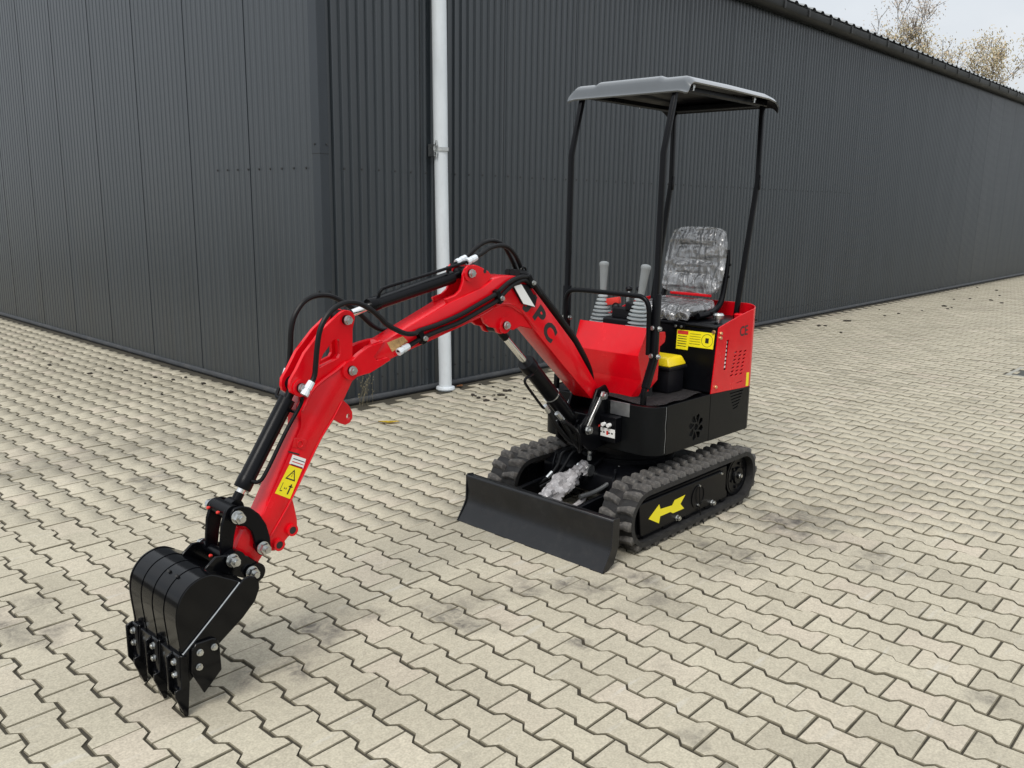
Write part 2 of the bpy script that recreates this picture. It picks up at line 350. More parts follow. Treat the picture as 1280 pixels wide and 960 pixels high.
def curve_plate(outlines, thick, bev=0.0):
    """2-D outlines (first the outer one, others holes) -> bmesh in the XY plane, z 0..thick"""
    cu = bpy.data.curves.new('tmp', 'CURVE'); cu.dimensions = '2D'; cu.fill_mode = 'BOTH'; cu.extrude = thick/2-bev; cu.bevel_depth = bev; cu.bevel_resolution = 0
    for pts in outlines:
        s = cu.splines.new('POLY'); s.points.add(len(pts)-1); s.use_cyclic_u = True
        for p, q in zip(s.points, pts): p.co = (q[0], q[1], 0, 1)
    o = bpy.data.objects.new('tmp', cu); COL.objects.link(o)
    dg = bpy.context.evaluated_depsgraph_get(); me = o.evaluated_get(dg).to_mesh()
    bm = bmesh.new(); bm.from_mesh(me); bpy.data.objects.remove(o); bpy.data.curves.remove(cu)
    bmesh.ops.remove_doubles(bm, verts=bm.verts, dist=1e-5)
    bmesh.ops.translate(bm, vec=(0, 0, thick/2), verts=bm.verts); return bm
def plate_xz(outlines, y0, y1, bev=0.0):
    bm = curve_plate(outlines, y1-y0, bev)
    for v in bm.verts: v.co = Vector((v.co.x, y1-v.co.z, v.co.y))
    return bm
def text_bm(s, size, mtx, thick=.0006, bold=0.0, align='CENTER', spacing=1):
    cu = bpy.data.curves.new('tmp', 'FONT'); cu.body = s; cu.size = size; cu.extrude = thick/2; cu.offset = bold; cu.align_x = align; cu.align_y = 'CENTER'; cu.space_character = spacing; cu.resolution_u = 3
    o = bpy.data.objects.new('tmp', cu); COL.objects.link(o)
    dg = bpy.context.evaluated_depsgraph_get(); me = o.evaluated_get(dg).to_mesh()
    bm = bmesh.new(); bm.from_mesh(me); bpy.data.objects.remove(o); bpy.data.curves.remove(cu)
    bmesh.ops.transform(bm, matrix=mtx, verts=bm.verts); return bm
def face_mtx(p, right, upv):
    r_ = Vector(right).normalized(); n_ = r_.cross(Vector(upv)).normalized(); u_ = n_.cross(r_)
    return Matrix(((r_.x, u_.x, n_.x, p[0]), (r_.y, u_.y, n_.y, p[1]), (r_.z, u_.z, n_.z, p[2]), (0, 0, 0, 1)))
def torus(c, axis, R_, r_, n_=26, bm=None):
    u, v = frame_of(Vector(axis)); c = Vector(c); own = bmesh.new(); d = Vector(axis).normalized(); rg_ = []
    for i in range(n_):
        a_ = 2*math.pi*i/n_; q_ = u*math.cos(a_)+v*math.sin(a_)
        rg_.append([own.verts.new(c+q_*(R_+r_*math.cos(2*math.pi*k/6))+d*r_*math.sin(2*math.pi*k/6)) for k in range(6)])
    for i in range(n_):
        for k in range(6): own.faces.new((rg_[i][k], rg_[i][(k+1) % 6], rg_[(i+1) % n_][(k+1) % 6], rg_[(i+1) % n_][k]))
    bmesh.ops.recalc_face_normals(own, faces=own.faces); return merge(bm, own)
def hexbolt(p, axis, r=.016, h=.012, shaft=0, bm=None, washer=True, dome=False):
    p = Vector(p); d = Vector(axis).normalized()
    if washer: bm = cyl(p, p+d*.003, r*1.18, 18, bm=bm); p = p+d*.003
    bm = cyl(p, p+d*h, r, 6, bm=bm, bev=r*.12)
    if shaft: bm = cyl(p+d*h, p+d*(h+shaft), r*.55, 12, bm=bm, bev=.002)
    return bm

# ------------------------------------------------------------------ projection (used only to choose which pavers are worth building singly)
def project(X):
    d = X-np.array([CX, CY, CZ]); z = d@np.array(fwd)
    return 640+F*(d@np.array(r2))/z, 480-F*(d@np.array(u2))/z, z

# ------------------------------------------------------------------ ground, paving
def sheet(name, x0, y0, x1, y1, z, m, parent=None):
    bm = bmesh.new(); bm.faces.new([bm.verts.new(p) for p in ((x0, y0, z), (x1, y0, z), (x1, y1, z), (x0, y1, z))])
    o = obj(name, bm, m, parent); return o
g = sheet('ground', -600, -600, 600, 600, -.06, 'concrete'); g['kind'] = 'structure'
yard = sheet('paved_yard', -12, -9, 34.05, 22.05, -.0065, 'joint'); yard['kind'] = 'structure'
HX, HY = .0781, .0977
half = [(HX, -HY), (HX, -.0625), (HX-.026, -.0400), (HX-.026, .0400), (HX, .0625), (HX, HY)]
OUT = np.array(half+[(-x, y) for x, y in reversed(half)])          # 12 points, counter-clockwise
c_in = np.sign(OUT)*np.array([.0024, .0024]); INS = OUT-c_in
RING = np.concatenate([np.c_[OUT, np.full(12, -.05)], np.c_[OUT, np.full(12, -.003)], np.c_[INS, np.zeros(12)]])
rs = np.arange(-110, 245); js = np.arange(-60, 110)
Rg, Jg = np.meshgrid(rs, js, indexing='ij')
PXY = np.stack([Rg*.14, .1+.2*Jg+.1*(Rg % 2)], -1).reshape(-1, 2)
inwall = (PXY[:, 0] > 1.86) & (PXY[:, 1] > 3.90)
grate_hole = (np.abs(PXY[:, 0]-8.07) < .33) & (np.abs(PXY[:, 1]-.28) < .31)
PXY = PXY[~inwall & ~grate_hole]
sx_, sy_, sz_ = project(np.c_[PXY, np.zeros(len(PXY))])
near2 = np.hypot(PXY[:, 0]-CX, PXY[:, 1]-CY) < 4
keep = ((sz_ > .3) & (sx_ > -420) & (sx_ < 1700) & (sy_ < 1350) & (PXY[:, 0] < 34)) | near2
PXY, sx_, sy_, sz_ = PXY[keep], sx_[keep], sy_[keep], sz_[keep]
vis = (sz_ > .3) & (sx_ > -30) & (sx_ < 1310) & (sy_ < 985)
order = np.where(vis)[0][np.argsort(sz_[vis])]
single = order[:300]; rest = np.setdiff1d(np.arange(len(PXY)), single)
pav_meshes = []
for k in range(6):
    bm = bmesh.new(); J = RING.copy(); jit = rng.normal(0, .0009, (12, 2)); J[:12, :2] += jit; J[12:24, :2] += jit; J[24:, :2] += jit+rng.normal(0, .0008, (12, 2))
    vs = [bm.verts.new(p) for p in J]
    for lv in (0, 12):
        for i in range(12): bm.faces.new((vs[lv+i], vs[lv+(i+1) % 12], vs[lv+12+(i+1) % 12], vs[lv+12+i]))
    bm.faces.new(vs[24:]).material_index = 1; me = bpy.data.meshes.new('paver'); bm.to_mesh(me); bm.free(); me.materials.append(M['pedge']); me.materials.append(M['paver']); pav_meshes.append(me)
def jitter(n): return rng.normal(0, .0011, n), rng.normal(0, .004, n), rng.normal(0, .004, n), rng.normal(0, .006, n), rng.normal(0, .0007, (n, 2))
jz, jx, jy, jr, jp = jitter(len(PXY))
for i in single:
    o = bpy.data.objects.new('paver', pav_meshes[int(rng.integers(6))]); link(o, yard)
    o.location = (PXY[i, 0]+jp[i, 0], PXY[i, 1]+jp[i, 1], jz[i]); o.rotation_euler = (jx[i], jy[i], jr[i]+(math.pi if rng.random() < .5 else 0))
n = len(rest); V = np.repeat(RING[None], n, 0).copy()
V[:, 12:, :2] += np.tile(rng.normal(0, .0008, (n, 12, 2)), (1, 2, 1))
a = jr[rest][:, None]; x = V[:, :, 0]*np.cos(a)-V[:, :, 1]*np.sin(a); y = V[:, :, 0]*np.sin(a)+V[:, :, 1]*np.cos(a)
V[:, :, 2] += jz[rest][:, None]+x*jx[rest][:, None]+y*jy[rest][:, None]
V[:, :, 0] = x+PXY[rest, 0][:, None]; V[:, :, 1] = y+PXY[rest, 1][:, None]
quads = []
for lv in (0, 12):
    for i in range(12): quads.append((lv+i, lv+(i+1) % 12, lv+12+(i+1) % 12, lv+12+i))
lp = np.array([v for q in quads for v in q]+list(range(24, 36))); st = np.concatenate([np.arange(24)*4, [96]])
loops = (lp[None]+36*np.arange(n)[:, None]).ravel(); starts = (st[None]+len(lp)*np.arange(n)[:, None]).ravel()
me = bpy.data.meshes.new('paver_field'); me.vertices.add(n*36); me.vertices.foreach_set('co', V.ravel())
me.loops.add(len(loops)); me.loops.foreach_set('vertex_index', loops.astype(np.int32)); me.polygons.add(len(starts)); me.polygons.foreach_set('loop_start', starts.astype(np.int32))
me.update(calc_edges=True); me.validate(); me.materials.append(M['pedge']); me.materials.append(M['paver']); mi_ = np.zeros(len(starts), np.int32); mi_[24::25] = 1; me.polygons.foreach_set('material_index', mi_)
pf = link(bpy.data.objects.new('paver_field', me), yard); pf['kind'] = 'stuff'
print('pavers', len(single), n)

# drain
dr = thing('drain_grate', (8.07, .28, 0), 'dark square drain grate set in the paving at the right edge', 'drain')
fr = bmesh.new()
for lo, hi in (((7.77, -.02, -.04), (8.37, .02, .001)), ((7.77, .54, -.04), (8.37, .58, .001)), ((7.77, .02, -.04), (7.81, .54, .001)), ((8.33, .02, -.04), (8.37, .54, .001))): box(lo, hi, .003, bm=fr)
obj('drain_frame', fr, 'concrete', dr)
for i in range(10):
    obj('grate_bar', box((7.815+i*.052, .03, -.03), (7.845+i*.052, .53, -.004), .003), 'grate', dr)
obj('sump', box((7.82, .03, -.045), (8.32, .53, -.04), 0), 'dark', dr)

# ------------------------------------------------------------------ building
WX, WY = 1.99, 4.0
hall = thing('industrial_hall', (WX, WY, 0), 'long dark grey hall clad in ribbed metal panels behind the excavator', 'building')
PITCH, NR, DEP = 1/12, 12, .0080
def profile(DEP=.008, sl=.010, gap=.006):
    p = [(0.003, -DEP-gap), (.005, 0)]     # joint groove then ribs
    for i in range(NR):
        x0 = i*PITCH
        if i: p += [(x0+.002, -DEP), (x0+.002+sl, 0)]
        p += [(x0+.036, 0), (x0+.036+sl, -DEP)]
    p += [(.996, -DEP), (.998, -DEP-gap)]
    return p
PROF_NEAR, PROF_GABLE = profile(.0105, .007), profile(.0045, .011)
def ridge_profile(d):
    p = [(.0015, -d-.006), (.003, -d)]
    for i in range(NR):
        x0 = i*PITCH+.030; p += [(x0, -d), (x0+.010, 0), (x0+.022, 0), (x0+.032, -d)]
    return p+[(.997, -d), (.9985, -d-.006)]
def panel_bm(place, z0, ztop, PROF=PROF_NEAR):
    """place(u, depth) -> (x, y); ztop(u)"""
    bm = bmesh.new(); lo = []; hi = []
    for u, d in PROF:
        x_, y_ = place(u, d); lo.append(bm.verts.new((x_, y_, z0))); hi.append(bm.verts.new((x_, y_, ztop(u))))
    for i in range(len(PROF)-1): bm.faces.new((lo[i], lo[i+1], hi[i+1], hi[i]))
    bmesh.ops.recalc_face_normals(bm, faces=bm.faces); return bm
HE = 4.10
pm = {}
for k in range(32):                         # the long side, faces -Y
    key = min(k, 17)                        # the ribs read shallower with distance
    if key not in pm:
        bm = panel_bm(lambda u, d: (WX+u, WY-d), .05, lambda u: HE, ridge_profile(.0195-.00075*key))
        o = obj('wall_panel', bm, 'wall', hall, ang=20, smooth=False); pm[key] = o.data
    else:
        o = link(bpy.data.objects.new('wall_panel', pm[key]), hall)
    o.location = (k, 0, 0)
TAN = math.tan(R(14))
for k in range(16):                         # the gable side, faces -X; its top follows the roof
    bm = panel_bm(lambda u, d, k=k: (WX-d, WY+k+u), .05, lambda u, k=k: HE+(k+u)*TAN, PROF_GABLE)
    bmesh.ops.reverse_faces(bm, faces=[f for f in bm.faces if f.normal.x > .7])
    obj('wall_panel', bm, 'wall', hall, ang=20, smooth=False)
bm = box((WX+.02, WY+.02, 0), (34, 20, HE-.3), 0); obj('inner_wall', bm, 'dark', hall)
cf = []
P0 = .012
bm = prism_z([(WX-P0, WY-P0), (WX+.066, WY-P0), (WX+.066, WY-.001), (WX-.001, WY-.001), (WX-.001, WY+.09), (WX-P0, WY+.09)], .05, 2.06, .003); obj('corner_flashing', bm, 'flash', hall)
bm = prism_z([(WX-P0-.003, WY-P0-.003), (WX+.069, WY-P0-.003), (WX+.069, WY-.001), (WX-.001, WY-.001), (WX-.001, WY+.093), (WX-P0-.003, WY+.093)], 1.96, HE, .003); obj('corner_flashing', bm, 'flash', hall)
# drip flashing along the wall foot
pr = [(-.020, .014), (-.020, .030), (-.010, .050), (.02, .050), (.02, .0), (-.008, .0), (-.008, .014)]
bm = prism_x([(WY+a_, b_) for a_, b_ in pr], WX-.020, 34, .002); obj('base_flashing', bm, 'baseflash', hall)
bm = bmesh.new(); add_poly(bm, [(WX+a_, b_) for a_, b_ in pr], lambda p, s: (p[0], 20 if s else WY-.018, p[1])); bmesh.ops.recalc_face_normals(bm, faces=bm.faces); bevel(bm, .002, 1)
obj('base_flashing', bm, 'baseflash', hall)
# eaves: fascia, gutter with brackets, corrugated roof edge
gp = [(3.995, 4.20), (3.995, 4.045), (3.955, 4.035), (3.90, 4.045), (3.865, 4.075), (3.85, 4.10), (3.85, 4.172), (3.858, 4.172), (3.858, 4.105), (3.872, 4.082), (3.905, 4.055), (3.953, 4.045), (3.987, 4.055), (3.987, 4.20)]
gut = obj('gutter', prism_x(gp, 1.9, 34, .0), 'gutter', hall)
bk = None
for i in range(45):
    x_ = 2.55+i*.708
    if bk is None:
        b2 = prism_x([(3.842, 4.085), (3.836, 4.10), (3.836, 4.180), (3.99, 4.205), (3.99, 4.198), (3.852, 4.172), (3.8495, 4.10)], x_, x_+.035, .0)
        o = obj('gutter_bracket', b2, 'screw', gut); bk = o.data; x00 = x_
    else:
        o = link(bpy.data.objects.new('gutter_bracket', bk), gut); o.location = (x_-x00, 0, 0)
rb = bmesh.new(); xs = np.arange(1.85, 34, .045); va = []; vb = []
for i, x_ in enumerate(xs):
    z_ = .03 if i % 6 in (0, 1) else 0
    va.append(rb.verts.new((x_, 3.93, 4.235+z_))); vb.append(rb.verts.new((x_, 22, 4.235+z_+18.07*TAN)))
for i in range(len(xs)-1): rb.faces.new((va[i], va[i+1], vb[i+1], vb[i]))
obj('roof', rb, 'roof', hall, smooth=False)
# downpipe
dp = lathe((3.165, 3.905, .0), (-.0175, .008, 1), [(.015, .058), (.015, .0565), (2.06, .0565)], 28)
dp = lathe((3.129, 3.921, 2.05), (-.012, .002, 1), [(0, .0605), (2.2, .0605)], 28, bm=dp)
dp = lathe((3.165, 3.905, 0), (0, 0, 1), [(0, .078), (.012, .084), (.028, .080), (.034, .060)], 28, bm=dp)
pipe = obj('downpipe', dp, 'pipe', hall, label='pale grey round downpipe with a metal clamp halfway up')
cl = lathe((3.13, 3.919, 2.035), (0, 0, 1), [(0, .066), (.03, .066)], 28); cl = box((3.04, 3.91, 2.035), (3.085, 3.93, 2.065), .002, bm=cl)
hexbolt((3.06, 3.90, 2.075), (0, 0, 1), .012, .02, .02, bm=cl); hexbolt((3.06, 3.90, 2.025), (0, 0, -1), .012, .02, .02, bm=cl); box((3.05, 3.915, 1.99), (3.07, 3.99, 2.09), .002, bm=cl)
obj('pipe_clamp', cl, 'zinc', pipe)
# screws: two rows on the long side, one on the gable
sb = bmesh.new()
for z_, n_, st_ in ((1.857, 60, .1667), (.19, 60, .1667)):
    for i in range(n_): cyl((WX+.046+i*st_, WY+.003, z_+.003*math.sin(i*7)), (WX+.046+i*st_, WY-.006, z_+.003*math.sin(i*7)), .009, 6, bm=sb)
for i in range(10): cyl((WX, WY+.023+i*.1667, 1.86), (WX-.008, WY+.023+i*.1667, 1.86), .009, 6, bm=sb)
for z_ in (2.03, .93):
    cyl((WX+.045, WY-.014, z_), (WX+.045, WY-.022, z_), .008, 6, bm=sb); cyl((WX-.014, WY+.05, z_), (WX-.022, WY+.05, z_), .008, 6, bm=sb)
o = obj('cladding_screws', sb, 'screw', hall); o['kind'] = 'stuff'

# ------------------------------------------------------------------ mini excavator
YC = 1.035
ORG = Vector((1.85, YC, 0))
E = thing('mini_excavator', ORG, 'red and black mini excavator with canopy parked on the beige pavers', 'excavator')
def part(name, bm, m, parent=E, label=None, ang=35): return obj(name, bm, m, parent, ang, label)
near = lambda v: YC-v

# --- tracks
def stadium(xf, xr, zc, rad, n_arc=14):
    pts = []
    for i in range(n_arc+1):
        a_ = -math.pi/2-math.pi*i/n_arc; pts.append((xf+rad*math.cos(a_), zc+rad*math.sin(a_)))
    for i in range(n_arc+1):
        a_ = math.pi/2-math.pi*i/n_arc; pts.append((xr+rad*math.cos(a_), zc+rad*math.sin(a_)))
    return pts
XF, XR, ZCF, RAD = 1.392, 2.315, .162, .139
lug_meshes = []
def lug_mesh(flip):
    bm = bmesh.new()
    lo = [(-.024, -.0445), (.024, -.0445), (.022, -.010), (.006, .040), (-.030, .040), (-.020, -.006)]; hi = [(-.015, -.042), (.016, -.042), (.014, -.010), (.000, .035), (-.022, .035), (-.012, -.006)]
    if flip: lo = [(x_, -y_) for x_, y_ in reversed(lo)]; hi = [(x_, -y_) for x_, y_ in reversed(hi)]
    a_ = [bm.verts.new((p[0], p[1], -.002)) for p in lo]; b_ = [bm.verts.new((p[0], p[1], .0235)) for p in hi]
    for i in range(6): bm.faces.new((a_[i], a_[(i+1) % 6], b_[(i+1) % 6], b_[i]))
    bm.faces.new(b_); bmesh.ops.recalc_face_normals(bm, faces=bm.faces); bevel(bm, .0022, 1)
    me = bpy.data.meshes.new('tread_lug'); bm.to_mesh(me); bm.free(); me.materials.append(M['lug'])
    me.polygons.foreach_set('use_smooth', np.ones(len(me.polygons), bool)); me.set_sharp_from_angle(angle=R(50)); return me
LUG = [lug_mesh(0), lug_mesh(1)]
def path_at(s):
    Ls = XR-XF; La = math.pi*RAD; tot = 2*Ls+2*La; s %= tot
    if s < Ls: return (XF+s, ZCF+RAD), 0
    s -= Ls
    if s < La: a_ = s/RAD; return (XR+RAD*math.sin(a_), ZCF+RAD*math.cos(a_)), a_
    s -= La
    if s < Ls: return (XR-s, ZCF-RAD), math.pi
    s -= Ls; a_ = math.pi+s/RAD; return (XF+RAD*math.sin(a_), ZCF+RAD*math.cos(a_)), a_
def make_track(y0, y1, out):
    yc = (y0+y1)/2
    o_ = stadium(XF, XR, ZCF, RAD); i_ = stadium(XF, XR, ZCF, RAD-.024)
    bm = plate_xz([o_, i_], y0, y1)
    tr = part('crawler_track', bm, 'rubber', ang=30)
    tot = 2*(XR-XF)+2*math.pi*RAD; nl = 36
    for i in range(nl):
        for row in (0, 1):
            (px, pz), a_ = path_at((i+.5*row)*tot/nl)
            o = link(bpy.data.objects.new('tread_lug', LUG[row]), tr)
            o.location = Vector((px, yc+(-.0445 if row == 0 else .0445), pz))-ORG; o.rotation_euler = (0, a_, 0)
    ys = y0 if out < 0 else y1; sgn = out
    # inner rim seen as a raised lip
    # frame beam and cover plate
    fb = prism([(1.40, .045), (1.40, .25), (2.19, .25), (2.19, .045)], yc-.055, yc+.055, .006); part('track_frame', fb, 'black', tr)
    yo = ys-sgn*.022
    cp = prism([(1.342, .228), (1.352, .237), (2.128, .232), (2.138, .222), (2.176, .085), (2.168, .074), (1.374, .070), (1.364, .08)], *sorted((yo, yo-sgn*.012)), .003)
    part('cover_plate', cp, 'black', tr)
    yf = yo+sgn*.0008
    if out < 0:
        arrow = [(1.424, .147), (1.511, .199), (1.524, .172), (1.630, .164), (1.650, .186), (1.748, .190), (1.706, .152), (1.744, .119), (1.64, .120), (1.616, .133), (1.525, .134), (1.517, .100)]
        part('direction_arrow', prism(arrow, yf-.0008, yf, 0), 'yellow', tr)
        ring = lathe((1.875, yo, .15), (0, -1, 0), [(0, .062), (.004, .062), (.004, .056), (.0005, .055)], 28); part('access_cover', ring, 'black', tr)
        st = tube([(1.877, yo-.006, .205), (1.874, yo-.012, .15), (1.885, yo-.008, .10), (1.893, yo-.012, .05), (1.90, yo-.03, .004)], .0035, 6); part('cable_tie', st, 'hose', tr)
        for (bx, bz) in ((1.685, .084), (2.026, .079)): part('bolt', hexbolt((bx, yo+.002, bz), (0, -1, 0), .013, .014, .006), 'zinc', tr)
        for (bx, bz) in ((1.881, .206), (1.88, .103), (2.105, .222)): part('bolt', hexbolt((bx, yo, bz), (0, -1, 0), .006, .006), 'zinc', tr)
    # sprocket, idler and rollers
    sp = lathe((XR, yc-.05, ZCF), (0, 1, 0), [(0, .05), (0, .112), (.1, .112), (.1, .05)], 26)
    for i in range(9):
        a_ = 2*math.pi*i/9; c_ = Vector((XR+.112*math.cos(a_), yc, ZCF+.112*math.sin(a_))); cyl(c_+Vector((0, -.04, 0)), c_+Vector((0, .04, 0)), .016, 8, bm=sp)
    part('sprocket', sp, 'black', tr)
    hub = lathe((XR, ys-sgn*.045, ZCF), (0, sgn, 0), [(0, .10), (.008, .098), (.008, .085), (.003, .082), (.003, .05), (.018, .045), (.018, .02), (.024, .018)], 26)
    part('sprocket_hub', hub, 'black', tr)
    for i in range(6):
        a_ = 2*math.pi*(i+.3)/6; part('bolt', hexbolt((XR+.066*math.cos(a_), ys-sgn*.042, ZCF+.066*math.sin(a_)), (0, sgn, 0), .008, .008), 'black', tr)
    part('bolt', hexbolt((XR, ys-sgn*.022, ZCF), (0, sgn, 0), .010, .010), 'zinc', tr)
    part('idler_wheel', lathe((XF, yc-.05, ZCF), (0, 1, 0), [(0, .03), (0, .105), (.03, .117), (.07, .117), (.1, .105), (.1, .03)], 28), 'black', tr)
    for rx in (1.60, 1.80, 2.0, 2.16):
        part('roller', lathe((rx, yc-.06, .082), (0, 1, 0), [(0, .02), (0, .036), (.12, .036), (.12, .02)], 18), 'black', tr)
make_track(.575, .755, -1)
make_track(1.315, 1.495, 1)
# --- undercarriage
uf = prism([(1.50, .16), (1.50, .27), (1.60, .31), (2.10, .31), (2.20, .27), (2.20, .16)], .74, 1.33, .008)
box((1.62, .86, .12), (2.08, 1.21, .165), .006, bm=uf)
part('undercarriage_frame', uf, 'black')
part('turntable', lathe((1.85, YC, .30), (0, 0, 1), [(0, .26), (.03, .26), (.03, .235), (.06, .235), (.06, .265), (.098, .265)], 40), 'black')
# --- dozer blade
bp_ = [(1.030, .000), (1.088, .080), (1.097, .100), (1.101, .150), (1.094, .226), (1.100, .236), (1.142, .230), (1.142, .224), (1.112, .222), (1.110, .150), (1.104, .100), (1.090, .070), (1.046, .000)]
bl = part('dozer_blade', prism(bp_, .572, 1.506, .0015), 'blade')
for y_ in (.5662, 1.5058):
    pr_ = [(1.026, -.000), (1.078, .080), (1.090, .104), (1.094, .228), (1.102, .240), (1.146, .234), (1.146, .10), (1.11, .02), (1.06, .0)]
    part('end_plate', prism(pr_, y_, y_+.006, .001), 'blade', bl)
for y_ in (.84, 1.23):
    am = prism([(1.105, .12), (1.105, .205), (1.46, .225), (1.60, .22), (1.60, .15), (1.46, .15)], y_-.012, y_+.012, .004); part('blade_arm', am, 'black', bl)
    part('pivot_pin', cyl((1.55, y_-.04, .185), (1.55, y_+.04, .185), .02, 14, bev=.002), 'black', bl)
    part('grease_nipple', tube([(1.46, y_+.0, .225), (1.47, y_+.005, .27), (1.50, y_+.02, .30), (1.51, y_+.02, .318)], .006, 6), 'black', bl)
part('cross_bar', box((1.112, .80, .10), (1.16, 1.27, .15), .004), 'black', bl)
bc = part('blade_cylinder', cyl((1.40, YC, .255), (1.62, YC, .33), .034, 20, bev=.003), 'black')
part('cylinder_rod', cyl((1.14, YC, .17), (1.40, YC, .255), .016, 14), 'chrome', bc)
cyl_eye = cyl((1.485, YC-.04, .285), (1.485, YC+.04, .285), .03, 16, bev=.003); cyl((1.52, YC, .29), (1.52, YC, .345), .012, 10, bm=cyl_eye); cyl((1.56, YC+.03, .30), (1.56, YC+.03, .36), .012, 10, bm=cyl_eye)
part('cylinder_fitting', cyl_eye, 'zinc', bc)
# bubble wrap bundle round the cylinder
bw = bmesh.new(); SEG, NL = 28, 26; rings = []
a0, a1 = Vector((1.115, YC+.0, .185)), Vector((1.48, YC, .295)); ax_ = (a1-a0).normalized(); uu, vv = frame_of(ax_)
for i in range(NL+1):
    t_ = i/NL; base = .024+.028*math.sin(math.pi*min(1, t_*1.15))**.7+.014*(t_ > .85)
    ring = []
    for k in range(SEG):
        th = 2*math.pi*k/SEG
        rr = base*(1+.16*math.sin(3*th+9*t_)+.10*math.sin(5*th-17*t_)+.10*math.sin(23*t_+2*th))+rng.normal(0, .0035)
        ring.append(bw.verts.new(a0.lerp(a1, t_)+(uu*math.cos(th)+vv*math.sin(th))*rr))
    rings.append(ring)
for A_, B_ in zip(rings, rings[1:]):
    for k in range(SEG): bw.faces.new((A_[k], A_[(k+1) % SEG], B_[(k+1) % SEG], B_[k]))
bw.faces.new(list(reversed(rings[0]))); bw.faces.new(rings[-1])
part('bubble_wrap', bw, 'bubble', bc, label='crumpled clear bubble wrap round the blade cylinder', ang=25)
part('wrap_tail', tube([(1.30, .965, .14), (1.335, .955, .155), (1.385, .96, .17)], .015, 8), 'bubble', bc)
part('hydraulic_hose', tube([(1.34, .95, .19), (1.44, .93, .20), (1.52, .90, .24), (1.60, .90, .30)], .012, 10), 'hosegrey', bc)
for k, (ya, yb) in enumerate(((1.21, 1.20), (1.17, 1.16))):
    part('hydraulic_hose', tube([(1.33-.02*k, ya+.02, .19), (1.40, ya, .22), (1.46, yb, .27), (1.50+.03*k, yb, .33), (1.56+.03*k, yb-.01, .345)], .009, 8), 'hose', bc)
    part('hose_fitting', cyl((1.395+.02*k, ya+.004, .215), (1.43+.02*k, ya-.002, .24), .013, 8), 'zinc', bc)

# --- house: lower cowling (front, rounded), rear panels
YN, YF = .665, 1.405
def arc(cx, cy, r, a0_, a1_, n_=8): return [(cx+r*math.cos(R(a0_+(a1_-a0_)*i/n_)), cy+r*math.sin(R(a0_+(a1_-a0_)*i/n_))) for i in range(n_+1)]
RC = .10
XFR = 1.55
def wall_strip(path, z0, z1, th, name, m, parent=E, ztop=None, bev=.002):
    """vertical sheet along an XY path (outside on the right-hand side of travel)"""
    own = bmesh.new(); n_ = len(path); nrm = []
    for i in range(n_):
        a_ = Vector(path[max(i-1, 0)]); b_ = Vector(path[min(i+1, n_-1)]); d_ = (b_-a_).normalized(); nrm.append(Vector((-d_.y, d_.x)))
    rows = []
    for p, q in zip(path, nrm):
        zt = z1 if ztop is None else ztop(*p); pi_ = Vector(p)+q*th
        rows.append([own.verts.new((p[0], p[1], z0)), own.verts.new((p[0], p[1], zt)), own.verts.new((pi_.x, pi_.y, zt)), own.verts.new((pi_.x, pi_.y, z0))])
    for A_, B_ in zip(rows, rows[1:]):
        for k in range(4): own.faces.new((A_[k], A_[(k+1) % 4], B_[(k+1) % 4], B_[k]))
    own.faces.new(rows[0]); own.faces.new(list(reversed(rows[-1])))
    bmesh.ops.recalc_face_normals(own, faces=own.faces); bevel(own, bev, 1, ang=40)
    return part(name, own, m, parent)
# front wrap: from near side round the front to far side
front = [(2.062, YN)]+[(x_, YN) for x_ in (1.95,)]+[]
front_path = arc(XFR+RC, YN+RC, RC, 270, 180)+arc(XFR+RC, YF-RC, RC, 180, 90)
fw_ = wall_strip(list(reversed(front_path)), .405, .652, .006, 'front_cowling', 'cowl')
part('edge_seam', tube([(1.640, YN-.0005, .650), (1.641, YN-.0005, .60), (1.637, YN-.0004, .55), (1.643, YN-.0005, .50), (1.639, YN-.0004, .45), (1.641, YN-.0005, .415)], .0014, 6, 3), 'plate', fw_)
# near / far side plates with the fan cut-out
def fan_holes(cx, cz):
    hs = []
    for i in range(8):
        a_ = 2*math.pi*i/8+.2; pts = []
        for (r_, da) in ((.026, -.20), (.045, .05), (.066, .10), (.073, .34), (.060, .62), (.046, .66), (.034, .45), (.028, .2)):
            pts.append((cx+r_*math.cos(a_+da), cz+r_*math.sin(a_+da)))
        hs.append(pts)
    hs.append([(cx+.018*math.cos(2*math.pi*k/12), cz+.018*math.sin(2*math.pi*k/12)) for k in range(12)])
    return hs
def slot(x0, z0, x1, z1, h=.009):
    """rounded slanted slot"""
    d_ = Vector((x1-x0, z1-z0)).normalized(); n_ = Vector((-d_.y, d_.x))*h/2; e_ = d_*h/2
    P_ = [Vector((x0, z0))-n_, Vector((x1, z1))-n_, Vector((x1, z1))+e_, Vector((x1, z1))+n_, Vector((x0, z0))+n_, Vector((x0, z0))-e_]
    return [tuple(p) for p in P_]
side = [(1.652, .404), (2.060, .398), (2.060, .650), (1.652, .652)]
for nm, y_ in (('side_cowling', YN), ('side_cowling', YF-.006)):
    part(nm, plate_xz([side]+fan_holes(1.932, .497), y_, y_+.006, .0008), 'cowl')
XT = 2.47
rs_ = [(2.066, .396), (XT, .390), (XT, .632), (2.066, .648)]
bsl = [slot(2.272+.008*i+.004*(i > 3), .622-.0185*i, 2.415-.010*i, .622-.0165*i, .008) for i in range(6)]
for y_ in (YN, YF-.006): part('rear_side_panel', plate_xz([rs_]+bsl, y_, y_+.006, .0008), 'cowl')
RR = .09
rear_path = arc(XT, YN+RR, RR, -90, 0)+arc(XT, YF-RR, RR, 0, 90)
wall_strip([(XT+.002, YN)]+rear_path[1:-1]+[(XT+.002, YF)], .388, .630, .006, 'rear_cowling', 'cowl')
